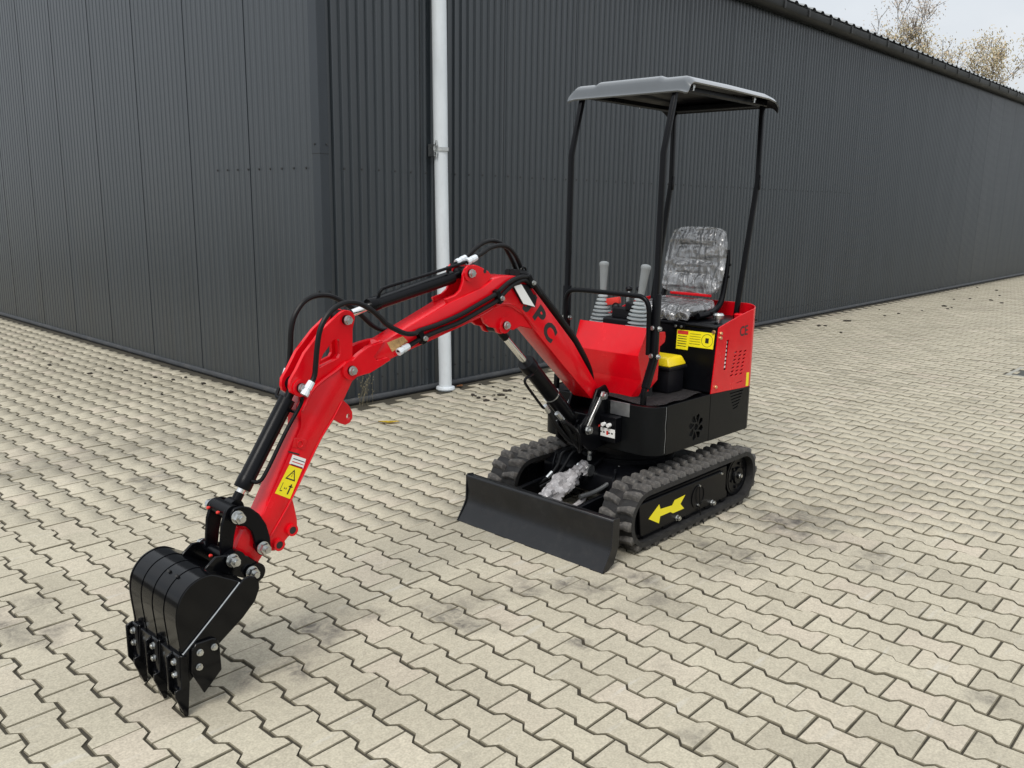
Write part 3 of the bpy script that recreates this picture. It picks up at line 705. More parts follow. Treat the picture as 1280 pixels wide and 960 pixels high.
# red engine cover
def rim(x_, y_=0):
    return .999+(x_-2.104)*.19
rp = [(2.064, .653), (XT, .634), (XT, rim(XT)), (2.30, rim(2.30)+.004), (2.106, .999)]
holes = [[(2.197, .925), (2.222, .925), (2.208, .762), (2.180, .762)]]
for c_ in range(3):
    for r_ in range(7):
        x0 = 2.292+.052*c_-.0055*r_; z0 = .845-.0205*r_-.002*c_
        holes.append(slot(x0, z0, x0+.024, z0+.004, .010))
holes.append(slot(2.335, .672, 2.398, .676, .006))
covn = part('engine_cover', plate_xz([rp]+holes, YN, YN+.006, .001), 'red')
part('cover_side', plate_xz([rp], YF-.006, YF, .001), 'red', covn)
wall_strip([(XT+.0015, YN)]+rear_path[1:-1]+[(XT+.0015, YF)], .633, 1.07, .006, 'cover_rear', 'red', covn, ztop=lambda x_, y_: rim(x_)+.010*(1-abs(y_-YC)/.37))
part('lettering', text_bm('CE', .075, face_mtx((2.375, YN-.0004, .955), (1, 0, .03), (0, 0, 1)), .0006, .0012), 'ink', covn)
for (bx, bz) in ((2.125, .968), (2.123, .944), (2.105, .684)): part('bolt', hexbolt((bx, YN, bz), (0, -1, 0), .008, .006), 'brass', covn)
part('label', prism([(2.440, .640), (2.469, .639), (2.468, .716), (2.439, .717)], YN-.0007, YN-.0001, 0), 'yellow', covn)
wl_ = part('louver_liner', box((2.17, YN+.02, .655), (2.46, YN+.024, .95), 0), 'dark', covn)
# radiator core pale fins behind the slots
for i in range(7): part('radiator_fin', box((2.186, YN+.007, .772+.022*i), (2.214, YN+.012, .784+.022*i), .001), 'white', covn)
for i in range(6): part('radiator_fin', box((2.262+.01*(i % 3), YN+.007, .728+.021*i), (2.315+.008*(i % 2), YN+.012, .738+.021*i), .001), 'white', covn)
part('interior', box((1.68, YN+.03, .41), (2.44, YF-.03, .62), 0), 'dark')
# deck, front wall with hinge and stickers
part('floor_plate', prism_z([(2.062, YN+.008), (2.062, YF-.008)]+[(x_+.002, y_) for x_, y_ in reversed(arc(XFR+RC, YF-RC, RC-.008, 180, 90))]+[(x_+.002, y_) for x_, y_ in reversed(arc(XFR+RC, YN+RC, RC-.008, 270, 180))], .634, .648, .002), 'black')
# floor mat, front edge lifted in a wave
fm = bmesh.new(); NX, NY = 26, 30; gridv = []
for i in range(NX+1):
    row = []
    for j in range(NY+1):
        u_ = i/NX; v_ = j/NY; y_ = YN+.02+v_*(YF-YN-.04); ed = max(0, 1-(y_-YN)/.16); xs_ = 1.59+.10*ed**2
        xe_ = 2.05-.05*max(0, 1-(y_-YN-.02)/.06)**2
        x_ = xs_+(xe_-xs_)*u_
        z_ = .656+.010*math.sin(7*x_+9*y_)*(1-u_)+.014*math.exp(-((y_-YN)/.06)**2)*math.sin(12*x_)**2
        row.append(fm.verts.new((x_, y_, z_)))
    gridv.append(row)
for i in range(NX):
    for j in range(NY): fm.faces.new((gridv[i][j], gridv[i+1][j], gridv[i+1][j+1], gridv[i][j+1]))
ret = bmesh.ops.solidify(fm, geom=fm.faces[:], thickness=-.006)
bmesh.ops.recalc_face_normals(fm, faces=fm.faces); part('floor_mat', fm, 'mat')
fwp = [(2.070, .655), (2.076, .655), (2.108, .992), (2.102, .992)]
frw = part('seat_base_wall', prism(fwp, YN+.008, YF-.008, .001), 'black')
part('engine_deck', prism([(2.098, .988), (2.094, .998), (2.098, 1.006), (2.54, 1.012), (2.54, .995), (2.12, .986)], YN+.008, YF-.008, .003), 'black')
dk = bpy.context.scene.objects['engine_deck']
def on_wall(y_, z_, d_=.001): return (2.070+(z_-.655)*.0950-d_, y_, z_)
def wall_patch(pts, name, m, parent, d_=.001, th=.0008):
    bm = bmesh.new(); add_poly(bm, pts, lambda p, s: on_wall(p[0], p[1], d_-(0 if s else -th))); bmesh.ops.recalc_face_normals(bm, faces=bm.faces); return part(name, bm, m, parent)
stk = wall_patch([(.912, .966), (.684, .968), (.685, .884), (.834, .883), (.836, .862), (.909, .862)], 'warning_sticker', 'yellow', frw)
wall_patch([(.908, .962), (.842, .963), (.842, .944), (.908, .943)], 'sticker_header', 'redink', frw, d_=.0022)
for i in range(5): wall_patch([(.904, .934-.013*i), (.848, .934-.013*i), (.848, .931-.013*i), (.904, .931-.013*i)], 'sticker_line', 'ink', frw, d_=.0022)
for i in range(5): wall_patch([(.830, .952-.013*i), (.765, .953-.013*i), (.765, .9515-.013*i), (.830, .9505-.013*i)], 'sticker_line', 'ink', frw, d_=.0022)
rg = torus(on_wall(.725, .925, .0015), (-1, 0, .09), .033, .0013); part('sticker_ring', rg, 'ink', frw)
wall_patch([(.735, .912), (.715, .912), (.715, .938), (.735, .938)], 'sticker_icon', 'ink', frw, d_=.0022)
for y_ in (.925, .86):
    pass
part('hinge', box((2.088, .86, .975), (2.10, .935, 1.010), .002), 'black', frw)
for y_ in (.880, .915): part('bolt', hexbolt(on_wall(y_, .985, .016), (-1, 0, 0), .006, .004), 'zinc', frw)
part('bolt', hexbolt(on_wall(.690, .975, .002), (-1, 0, 0), .009, .006), 'brass', frw)
part('fuel_cap', lathe((2.215, .735, 1.008), (0, 0, 1), [(0, .014), (.02, .014), (.022, .028), (.042, .030), (.052, .022), (.052, .0)], 20), 'zinc', dk)
part('fuel_cap', lathe((2.42, .72, 1.008), (0, 0, 1), [(0, .012), (.012, .012), (.012, .030), (.030, .032), (.036, .024), (.036, 0)], 20), 'red', dk, label='red round cap beside the rear canopy post')
for (x_, y_) in ((2.16, .715), (2.33, .70), (2.30, .78)): part('bolt', hexbolt((x_, y_, 1.009), (0, 0, 1), .010, .006), 'black', dk)
# nameplate and warning label on the front cowling
part('nameplate', box((1.5455, .818, .588), (1.5492, .935, .656), .0005), 'plate', fw_)
sw = part('boom_bracket', prism([(1.33, .475), (1.33, .555), (1.40, .60), (1.46, .72), (1.53, .735), (1.56, .70), (1.56, .42), (1.42, .41)], .955, .970, .003), 'black')
part('bracket_plate', prism([(1.33, .475), (1.33, .555), (1.40, .60), (1.46, .72), (1.53, .735), (1.56, .70), (1.56, .42), (1.42, .41)], 1.095, 1.110, .003), 'black', sw)
part('bracket_core', box((1.40, .97, .42), (1.56, 1.095, .60), .004), 'black', sw)
part('label_panel', prism_x([(.86, .455), (.98, .455), (.98, .585), (.86, .585)], 1.49, 1.545, .003), 'black', sw)
for nm, pts, m_ in (('warning_label', [(.865, .520), (.953, .520), (.953, .476), (.865, .476)], 'white'),):
    part(nm, prism_x([(a_-.005, b_+.005) for a_, b_ in pts], 1.4888, 1.4898, 0), m_, sw)
part('label_mark', prism_x([(.900, .512), (.912, .512), (.912, .492), (.900, .492)], 1.4882, 1.4887, 0), 'redink', sw)
for k in range(4): part('label_mark', prism_x([(.872+.018*k+.014*(k > 1), .506), (.883+.018*k+.014*(k > 1), .506), (.883+.018*k+.014*(k > 1), .499), (.872+.018*k+.014*(k > 1), .499)], 1.4882, 1.4887, 0), 'ink', sw)
for y_ in (.892, .925): part('valve', cyl((1.49, y_, .545), (1.47, y_, .545), .010, 10, bev=.003), 'white', sw)
part('valve', cyl((1.49, .957, .530), (1.478, .957, .530), .006, 8), 'redink', sw)
# link bars beside the boom foot
for y_, nm in ((.948, 'lock_bar'), (1.118, 'lock_bar')):
    lb = part(nm, bar([(1.484, y_, .682), (1.372, y_, .532)], .022, .012, .003), 'zinc')
    sgn = -1 if y_ < YC else 1
    part('pin_bolt', hexbolt((1.489, y_+sgn*.006, .688), (0, sgn, 0), .019, .016, .004), 'zinc', lb)
    part('pin_bolt', hexbolt((1.376, y_+sgn*.006, .530), (0, sgn, 0), .019, .016, .004), 'zinc', lb)
    part('pin', cyl((1.489, y_, .688), (1.489, y_-sgn*.05, .688), .022, 16), 'black', lb); part('pin', cyl((1.376, y_, .530), (1.376, y_-sgn*.05, .530), .022, 16), 'black', lb)

# --- front fairing
W1, W2, W3 = .214, .205, .14
tn, tf = (1.676, YC-W1, 1.021), (1.676, YC+W1, 1.021)
fn, ff = (1.617, YC-W2, .885), (1.617, YC+W2, .885)
mn, mf = (1.655, YC-W2, .755), (1.655, YC+W2, .755)
bn, bf = (1.662, YC-W3, .660), (1.662, YC+W3, .660)
fb_ = bmesh.new(); q = lambda *ps: fb_.faces.new([fb_.verts.new(p) for p in ps])
q(tn, tf, ff, fn); q(fn, ff, mf, mn); q(mn, mf, bf, bn)
sn = [(1.788, YC-W1, .991), (1.838, YC-W1, .987), (1.845, YC-W1, .960), (1.838, YC-W1, .934), (1.796, YC-W1, .915), (1.803, YC-W2, .741), (1.710, YC-W3-.05, .668)]
q(tn, fn, mn, bn, sn[6], sn[5], sn[4], sn[3], sn[2], sn[1], sn[0])
sf = [(x_, 2*YC-y_, z_) for x_, y_, z_ in sn]
q(tf, sf[0], sf[1], sf[2], sf[3], sf[4], sf[5], sf[6], bf, mf, ff)
bmesh.ops.remove_doubles(fb_, verts=fb_.verts, dist=1e-4)
# triangulated side, folded
bmesh.ops.recalc_face_normals(fb_, faces=fb_.faces)
bmesh.ops.solidify(fb_, geom=fb_.faces[:], thickness=.004)
bevel(fb_, .0035, 2, ang=12)
fair = part('front_fairing', fb_, 'red', ang=20)
for z_ in (.93, .80): part('bolt', hexbolt((1.70, YC-W1, z_), (0, -1, 0), .008, .005), 'zinc', fair)
part('interior', prism([(1.69, .66), (1.665, .88), (1.70, .99), (1.78, .97), (1.78, .66)], YC-.19, YC+.19, 0), 'dark', fair)
# --- control console and levers
cs = box((1.70, YC-.085, .97), (1.82, YC+.085, 1.045), .006)
box((1.74, YC-.06, 1.04), (1.80, YC+.06, 1.10), .008, bm=cs)
con = part('control_console', cs, 'plastic')
for y_, x_ in ((1.030, 1.80), (.985, 1.83)):
    kb = part('small_lever', tube([(x_-.02, y_, 1.05), (x_-.01, y_, 1.12), (x_, y_, 1.185)], .006, 8, 2), 'chrome', con)
    part('ball_knob', lathe((x_, y_, 1.180), (0, 0, 1), [(0, .008), (.004, .015), (.014, .019), (.024, .015), (.030, .004)], 16), 'plastic', kb)
part('hour_meter', box((1.73, .955, 1.085), (1.79, 1.005, 1.135), .012, 3), 'plastic', con)
part('grey_rod', tube([(1.775, 1.018, 1.03), (1.775, 1.018, 1.15)], .008, 8, 1), 'greygrip', con)
tg = box((-.045, -.014, -.018), (.045, .014, .018), .006, 2); bmesh.ops.transform(tg, matrix=Matrix.Translation((1.765, 1.105, 1.125)) @ Matrix.Rotation(.15, 4, 'X') @ Matrix.Rotation(R(90), 4, 'Z') @ Matrix.Rotation(.35, 4, 'Y'), verts=tg.verts)
part('key_tag', tg, 'redink', con, label='red tag hanging on the console between the levers')
part('key_ring', torus((1.75, 1.075, 1.10), (-1, 0, .2), .019, .004), 'plastic', con)
def lever(yc_, lean):
    top = Vector((1.761, yc_, 1.327)); bot = Vector((1.76, yc_+lean, 1.13)); d_ = (top-bot)
    gp_ = lathe(bot, d_, [(0, .0150), (.05, .0170), (.10, .0195), (.15, .0220), (.172, .0235), (.178, .0250), (.186, .0260), (.194, .0235), (.199, .012), (.200, .002)], 20)
    lv = part('control_lever', gp_, 'greygrip')
    base = Vector((1.755, yc_+lean*1.3, 1.005)); ax = bot+Vector((0, 0, .03))-base; Lb = ax.length; prof = []
    nb = 8
    for i in range(nb):
        t0 = i/nb; r0 = .066*(1-t0)+.021*t0
        prof += [(Lb*(t0+.00), r0*.66), (Lb*(t0+.022), r0*.99), (Lb*(t0+.070), r0*.98), (Lb*(t0+.092), r0*.66)]
    prof.append((Lb, .016))
    part('rubber_boot', lathe(base, ax, prof, 24), 'greyboot', lv)
lever(.903, .03); lever(1.167, -.0)

# --- toolbox is a thing of its own (below). seat
st_ = bmesh.new()
def cushion(u0, u1, v0, v1, f, nu=14, nv=14, th=.05, rr=.05):
    """rounded pad: f(u, v, h) -> point"""
    bm = bmesh.new(); G = []
    for side_ in (1, -1):
        g_ = []
        for i in range(nu+1):
            row = []
            for j in range(nv+1):
                a_ = i/nu*2-1; b_ = j/nv*2-1
                k_ = max(0, 1-max(abs(a_), abs(b_))**6); h = side_*th*.5*(k_**.45)
                cr_ = 1-.12*(abs(a_)*abs(b_))**4
                row.append(bm.verts.new(f(a_*cr_, b_*cr_, h)))
            g_.append(row)
        G.append(g_)
    for s_, g_ in enumerate(G):
        for i in range(nu):
            for j in range(nv):
                vs_ = (g_[i][j], g_[i+1][j], g_[i+1][j+1], g_[i][j+1]); bm.faces.new(vs_ if s_ == 0 else tuple(reversed(vs_)))
    bmesh.ops.remove_doubles(bm, verts=bm.verts, dist=.0005); bmesh.ops.recalc_face_normals(bm, faces=bm.faces); return bm
def seat_f(th_off=0, grow=0, wob=0):
    def f(a_, b_, h):
        x_ = 2.255+a_*(.135+grow); y_ = YC+b_*(.178+grow)
        z_ = 1.066+h*1.0+th_off-.012*(1-abs(b_))*(1-a_*a_)+.018*max(0, a_)**2-.012*max(0, -a_)**3
        return Vector((x_, y_, z_))
    return f
def back_f(grow=0):
    def f(a_, b_, h):
        w_ = .186-.026*(max(0, a_)**1.5)*.8; z_ = 1.315+a_*(.178+grow)
        x_ = 2.452+.040*a_-h+.020*(b_*b_)*-1+.012*(1-a_*a_)
        # stitched cross panels
        inb = max(0, min(1, (.62-abs(b_))/.06))*(h > 0)
        pad = 0
        for (c0, hw) in ((-.62, .20), (-.19, .19), (.24, .19), (.66, .17)): pad = max(pad, 1-min(1, abs(a_-c0)/hw)**4)
        x_ += .011*inb*(1-pad) + .006*(h > 0)*math.exp(-((abs(b_)-.64)/.04)**2)
        return Vector((x_, YC+b_*(w_+grow), z_))
    return f
sb_ = box((2.15, YC-.13, 1.008), (2.38, YC+.13, 1.03), .004); box((2.13, YC-.165, 1.03), (2.40, YC+.165, 1.045), .006, bm=sb_)
seat = part('seat', sb_, 'plastic')
part('cushion', cushion(0, 1, 0, 1, seat_f(), th=.055), 'seat', seat, ang=60)
part('backrest', cushion(0, 1, 0, 1, back_f(), 64, 44, th=.05), 'seat', seat, ang=60)
part('seat_piping', bar([(2.405, YC-.10, 1.135), (2.405, YC+.12, 1.135)], .012, .01, .002) if False else box((2.402, YC-.14, 1.118), (2.412, YC+.13, 1.134), .003), 'red', seat)
def crumple(bm, amp, fr_, keepz=False):
    ph = rng.uniform(0, 6.28, (6, 4)); bm.normal_update()
    for v_ in bm.verts:
        p = v_.co; s_ = 0
        for k in range(6):
            s_ += math.sin(fr_*(.5+.35*k)*(p.y*math.cos(ph[k, 0])+p.z*math.sin(ph[k, 0])*1.1+p.x*math.sin(ph[k, 3]))*6.28+ph[k, 1])*(.9/(1+.4*k))
        v_.co = p+v_.normal*(abs(s_)*amp*.45+amp*.3)
    return bm
part('plastic_cover', crumple(cushion(0, 1, 0, 1, back_f(.008), 70, 50, th=.058), .0042, 6), 'film', seat, label='wrinkled clear plastic film over the backrest', ang=50)
cc = crumple(cushion(0, 1, 0, 1, seat_f(.0, .012), 44, 50, th=.064), .006, 6)
for v_ in cc.verts:
    if v_.co.x < 2.135: v_.co.z -= .022*(.6+.6*math.sin(v_.co.y*28)**2); v_.co.x -= .012
part('plastic_cover', cc, 'film', seat, label='crumpled clear plastic film over the seat cushion', ang=50)
for s_ in (-1, 1):
    hb = tube([(2.19, YC+s_*.186, 1.035), (2.33, YC+s_*.192, 1.045), (2.415, YC+s_*.192, 1.085), (2.455, YC+s_*.190, 1.17), (2.480, YC+s_*.188, 1.30), (2.492, YC+s_*.18, 1.38)], lambda t_: .019-.006*t_, 10)
    hg = part('seat_hinge', hb, 'black', seat)
    for p in ((2.36, YC+s_*.202, 1.052), (2.30, YC+s_*.202, 1.044), (2.47, YC+s_*.200, 1.235), (2.482, YC+s_*.198, 1.30)): part('bolt', hexbolt(p, (0, s_, 0), .008, .006), 'black', seat)

# --- canopy
W = .278
for s_ in (-1, 1):
    y_ = YC+s_*W
    part('canopy_post', bar([(1.572, y_, .655), (1.574, y_, .725), (1.640, y_, .875), (1.644, y_, 1.86), (1.724, y_, 2.158)], .027, .025, .006), 'black')
    sl_ = bar([(1.580, y_+s_*.003, .738), (1.640, y_+s_*.003, .870), (1.645, y_+s_*.003, 1.200)], .036, .034, .005)
    sl2 = part('post_sleeve', sl_, 'black')
    for z_ in (.892, 1.030): part('bolt', hexbolt((1.645, y_-.021+.006*(s_ > 0), z_), (0, -1, 0), .011, .010, .004), 'zinc', sl2); part('bolt', hexbolt((1.622, y_, z_+.004), (-1, 0, 0), .010, .008), 'zinc', sl2)
    part('canopy_post', bar([(2.448, y_, 1.005), (2.452, y_, 1.06), (2.590, y_, 1.757), (2.583, y_, 2.155)], .029, .026, .006), 'black')
    part('post_gusset', box((2.575, y_-.012, 1.72), (2.604, y_+.022, 1.79), .004) if False else bar([(2.583, y_-.0145, 1.71), (2.592, y_-.0145, 1.79)], .022, .004, .001), 'black')
part('hand_rail', tube([(1.618, YC-.262, .90), (1.615, YC-.262, 1.00), (1.612, YC-.262, 1.09), (1.610, YC-.255, 1.145), (1.608, YC-.225, 1.178), (1.608, YC-.16, 1.185), (1.608, YC, 1.186), (1.608, YC+.16, 1.185), (1.608, YC+.225, 1.178), (1.610, YC+.255, 1.145), (1.612, YC+.262, 1.09), (1.615, YC+.262, 1.00), (1.618, YC+.262, .90)], .0125, 12), 'black')
# roof shell
def lerp_tab(t_, tab):
    for (a_, b_), (c_, d_) in zip(tab, tab[1:]):
        if t_ <= c_: return b_+(d_-b_)*(t_-a_)/(c_-a_)
    return tab[-1][1]
XTAB = [(0, 1.688), (.04, 1.698), (.07, 1.704), (.11, 1.716), (.16, 1.74), (.5, 2.12), (.84, 2.50), (.92, 2.575), (.97, 2.62), (1, 2.632)]
ZTAB = [(0, 2.143), (.04, 2.144), (.07, 2.158), (.11, 2.196), (.16, 2.214), (.5, 2.214), (.84, 2.208), (.92, 2.198), (.97, 2.175), (1, 2.150)]
def sidez(b_):
    e_ = abs(b_); z_ = 0
    if e_ > .86: z_ -= .030*((e_-.86)/.14)**2.0
    if e_ < .50: z_ += .010
    elif e_ < .56: z_ += .010*(1-(e_-.50)/.06)
    return z_
rf = bmesh.new(); NU, NV = 60, 48; Gt = []; Gb = []
for i in range(NU+1):
    t_ = i/NU; ra = []; rb_ = []
    for j in range(NV+1):
        b_ = j/NV*2-1; mid_ = max(0, min(1, (min(t_, 1-t_)-.06)/.06))
        cr_ = 1-.035*max(0, 1-min(t_, 1-t_)/.08)**2
        x_ = lerp_tab(t_, XTAB); y_ = YC+b_*.362*cr_
        z_ = lerp_tab(t_, ZTAB)
        dz = sidez(b_); dz = dz if dz > 0 and mid_ == 1 else (dz*mid_ if dz > 0 else dz*(.35+.65*mid_) if t_ < .5 else dz)
        ra.append(rf.verts.new((x_, y_, z_+dz))); rb_.append(rf.verts.new((x_+(.004 if t_ < .12 else -.004 if t_ > .9 else 0), YC+b_*(.362-.004)*cr_, z_+dz-.006)))
    Gt.append(ra); Gb.append(rb_)
for i in range(NU):
    for j in range(NV):
        f_ = rf.faces.new((Gt[i][j], Gt[i+1][j], Gt[i+1][j+1], Gt[i][j+1])); f_.material_index = 0
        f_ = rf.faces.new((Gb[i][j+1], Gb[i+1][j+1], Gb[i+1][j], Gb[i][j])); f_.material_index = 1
for i in range(NU):
    for j in (0, NV):
        f_ = rf.faces.new((Gt[i][j], Gb[i][j], Gb[i+1][j], Gt[i+1][j])); f_.material_index = 0
for j in range(NV):
    for i in (0, NU):
        f_ = rf.faces.new((Gt[i][j], Gt[i][j+1], Gb[i][j+1], Gb[i][j])); f_.material_index = 0
bmesh.ops.recalc_face_normals(rf, faces=rf.faces)
cr_o = part('canopy_roof', rf, ['canopy', 'canopyunder'], ang=40)
uf_ = box((1.722, YC-W-.02, 2.150), (1.757, YC+W+.02, 2.176), .004); box((2.555, YC-W-.02, 2.150), (2.600, YC+W+.02, 2.180), .004, bm=uf_)
for s_ in (-1, 1): box((1.757, YC+s_*W-.018, 2.150), (2.555, YC+s_*W+.018, 2.176), .004, bm=uf_)
part('roof_frame', uf_, 'black', cr_o)
for (x_, s_) in ((1.80, -1), (2.40, -1), (1.80, 1), (2.30, 1)):
    part('bolt', hexbolt((x_, YC+s_*(W+.045), 2.178), (0, 0, -1), .010, .012, .012), 'zinc', cr_o)

# --- boom
HB = lambda x_: .046+.0115*max(0, min(1, (x_-.35)/.35))
boom_pts = [(.106, 1.032), (.098, 1.042), (.145, 1.098), (.165, 1.100), (.285, 1.146), (.49, 1.222), (.669, 1.270), (.741, 1.305), (.790, 1.313), (.845, 1.313), (.900, 1.306), (.934, 1.293), (.999, 1.239), (1.291, .969), (1.462, .765), (1.523, .700), (1.515, .672), (1.475, .664), (1.438, .675), (1.20, .882), (.999, 1.062), (.955, 1.110), (.927, 1.134), (.89, 1.152), (.855, 1.172), (.817, 1.183), (.782, 1.184), (.748, 1.176), (.67, 1.147), (.428, 1.084), (.227, 1.036), (.175, 1.022)]
bo = part('boom', prism(boom_pts, lambda x_: YC-HB(x_), lambda x_: YC+HB(x_), .005, 2), 'red', ang=30)
# side-plate lip lines (weld ledges) along both edges of the near face
def ledge(pts, y_, name='weld_ledge', r=.004, parent=bo, m='red'): part(name, tube([(p[0], y_(p[0]) if callable(y_) else y_, p[1]) for p in pts], r, 6, 3), m, parent)
yn_ = lambda x_: YC-HB(x_)-.0005
ledge([(.20, 1.040), (.428, 1.094), (.67, 1.157), (.748, 1.187), (.800, 1.195), (.850, 1.186), (.895, 1.164), (.94, 1.132), (1.01, 1.064)], yn_)
# fork cheeks at the tip
cheek = [(-.028, 1.028), (.0, 1.046), (.024, 1.063), (.069, 1.086), (.118, 1.094), (.150, 1.098), (.098, 1.044), (.109, 1.030), (.160, 1.036), (.178, 1.022), (.13, 1.003), (.078, .984), (.018, .978), (-.022, .984), (-.042, 1.006)]
for y0, y1 in ((YC-.052, YC-.030), (YC+.030, YC+.052)): part('fork_cheek', prism(cheek, y0, y1, .003), 'red', bo)
lug_t = [(.566, 1.30), (.568, 1.330), (.580, 1.352), (.602, 1.366), (.630, 1.367), (.659, 1.360), (.712, 1.338), (.742, 1.312), (.68, 1.27), (.60, 1.25), (.48, 1.215), (.468, 1.236), (.522, 1.248), (.550, 1.266)]
for y0, y1 in ((YC-.046, YC-.031), (YC+.031, YC+.046)):
    part('cylinder_lug', prism(lug_t, y0, y1, .003), 'red', bo)
part('lug_hole', cyl((.692, YC-.0468, 1.338), (.692, YC-.044, 1.338), .009, 14), 'ink', bo)
lug_l = [(.672, 1.150), (.69, 1.118), (.722, 1.098), (.757, 1.090), (.772, 1.068), (.795, 1.060), (.822, 1.066), (.835, 1.082), (.870, 1.070), (.915, 1.083), (1.005, 1.062), (.93, 1.135), (.85, 1.178), (.78, 1.188)]
for y0, y1 in ((YC-.050, YC-.034), (YC+.034, YC+.050)): part('cylinder_lug', prism(lug_l, y0, y1, .003), 'red', bo)
def pin(x_, z_, yn, yf, r=.018, parent=bo, head=.0150, h=.010, shaft=.003, boss=None, bossm='red'):
    part('pivot_pin', cyl((x_, yn, z_), (x_, yf, z_), r, 18), 'black', parent)
    part('pin_nut', hexbolt((x_, yn, z_), (0, -1, 0), head, h, shaft), 'zinc', parent); part('pin_nut', hexbolt((x_, yf, z_), (0, 1, 0), head, h, shaft), 'zinc', parent)
    if boss:
        for (ya, yb) in boss[1]: part('pin_boss', cyl((x_, ya, z_), (x_, yb, z_), boss[0], 24, bev=.003), bossm, parent)
pin(0.599, 1.334, YC-.062, YC+.062, boss=(.034, ((YC-.056, YC-.046), (YC+.046, YC+.056))))
pin(0.806, 1.100, YC-.068, YC+.068, boss=(.036, ((YC-.062, YC-.050), (YC+.050, YC+.062))))
# lettering along the boom
d_ = Vector((.69, 0, -.724)); u_ = Vector((.724, 0, .69))
ybm = YC-.0578
def glyph(ch, s_, v_): return text_bm(ch, .100, face_mtx((s_.x, ybm, s_.z), d_, u_) @ Matrix.Diagonal((1.32, 1, 1, 1)), .0008, .0050)
for ch, c_ in (('J', (.978, 1.184)), ('P', (1.032, 1.122)), ('C', (1.106, 1.040))):
    part('lettering', glyph(ch, Vector((c_[0], 0, c_[1])), 0), 'ink', bo)
# lamp body with its paper card
wlp = prism([(.842, 1.266), (.890, 1.276), (.943, 1.266), (1.000, 1.200), (.990, 1.164), (.906, 1.186)], ybm-.014, ybm-.001, .003)
wl1 = part('work_light', wlp, 'plastic', bo); part('light_card', prism([(.844, 1.267), (.891, 1.274), (.985, 1.167), (.907, 1.187)], ybm-.0165, ybm-.0145, .0005), 'white', wl1)
part('label', prism([(.163, 1.090), (.285, 1.117), (.292, 1.100), (.285, 1.092), (.187, 1.052)], YC-.0475, YC-.0462, .0), 'tan', bo, label='worn tan label near the tip of the boom')
part('label', prism([(.745, 1.215), (.800, 1.232), (.815, 1.205), (.76, 1.190)], ybm-.0001, ybm+.0004, 0), 'redink', bo)
for x_, z_ in ((.321, 1.113), (.745, 1.243), (.945, 1.297)):
    cb = box((-.012, -.012, -.034), (.012, .018, .030), .004); bmesh.ops.transform(cb, matrix=Matrix.Translation((x_, YC-HB(x_)-.018, z_-.012)) @ Matrix.Rotation(-.45, 4, 'Y'), verts=cb.verts)
    hc = part('hose_clamp', cb, 'black', bo)
    part('bolt', hexbolt((x_+.008, YC-HB(x_)-.031, z_-.020), (0, -1, 0), .009, .008), 'zinc', bo)
# --- hoses (parts of the machine)
def hose(pts, r=.010, fit=((0, 1),), seg=10):
    P_ = [Vector(p) for p in pts]; h_ = part('hydraulic_hose', tube(P_, r, seg), 'hose')
    for (i, k) in fit:
        a_ = P_[i]; b_ = P_[i]+(P_[k]-P_[i]).normalized()*.055
        part('hose_fitting', lathe(a_, b_-a_, [(0, r*1.1), (0, r*1.5), (.016, r*1.5), (.018, r*1.2), (.026, r*1.2), (.027, r*1.45), (.055, r*1.3)], 10), 'pipe' if r > .009 else 'zinc', h_)
yh = YC-.075
hose([(x_, yh-.0 if x_ < .3 else YC-HB(x_)-.016, z_) for x_, z_ in [(-.233, .950), (-.191, 1.005), (-.181, 1.053), (-.174, 1.105), (-.162, 1.162), (-.142, 1.203), (-.109, 1.236), (-.065, 1.257), (-.022, 1.261), (.023, 1.25), (.068, 1.226), (.108, 1.195), (.142, 1.165), (.192, 1.138), (.235, 1.121), (.279, 1.118), (.313, 1.124), (.41, 1.140), (.525, 1.168), (.631, 1.205), (.726, 1.240), (.804, 1.283), (.875, 1.304), (.932, 1.302), (.97, 1.275), (1.02, 1.22)]])
hose([(x_, YC-HB(x_)-.016, z_) for x_, z_ in [(.205, 1.050), (.278, 1.077), (.324, 1.092), (.413, 1.114), (.528, 1.139), (.653, 1.182), (.739, 1.213), (.798, 1.253), (.853, 1.280), (.91, 1.29), (.97, 1.262)]])
hose([(-.225, YC+.065, .970), (-.200, YC+.065, 1.038), (-.191, YC+.065, 1.099), (-.185, YC+.065, 1.161), (-.169, YC+.065, 1.21), (-.136, YC+.065, 1.251), (-.099, YC+.065, 1.271), (-.054, YC+.065, 1.277), (-.011, YC+.065, 1.271), (.028, YC+.065, 1.254), (.075, YC+.065, 1.226), (.119, YC+.065, 1.195), (.157, YC+.065, 1.162), (.191, YC+.065, 1.137), (.241, YC+.062, 1.12), (.35, YC+.062, 1.13)])
hose([(.605, YC-.028, 1.378), (.641, YC-.028, 1.390), (.693, YC-.028, 1.411), (.743, YC-.028, 1.433), (.804, YC-.028, 1.441), (.857, YC-.025, 1.430), (.904, YC-.022, 1.397), (.939, YC-.02, 1.352), (.965, YC-.02, 1.303), (1.00, YC-.02, 1.262)])
hose([(.595, YC+.025, 1.372), (.648, YC+.022, 1.393), (.695, YC+.02, 1.425), (.748, YC+.02, 1.451), (.806, YC+.02, 1.459), (.862, YC+.02, 1.444), (.898, YC+.02, 1.412), (.936, YC+.02, 1.362), (.97, YC+.02, 1.307), (1.0, YC+.02, 1.265)])
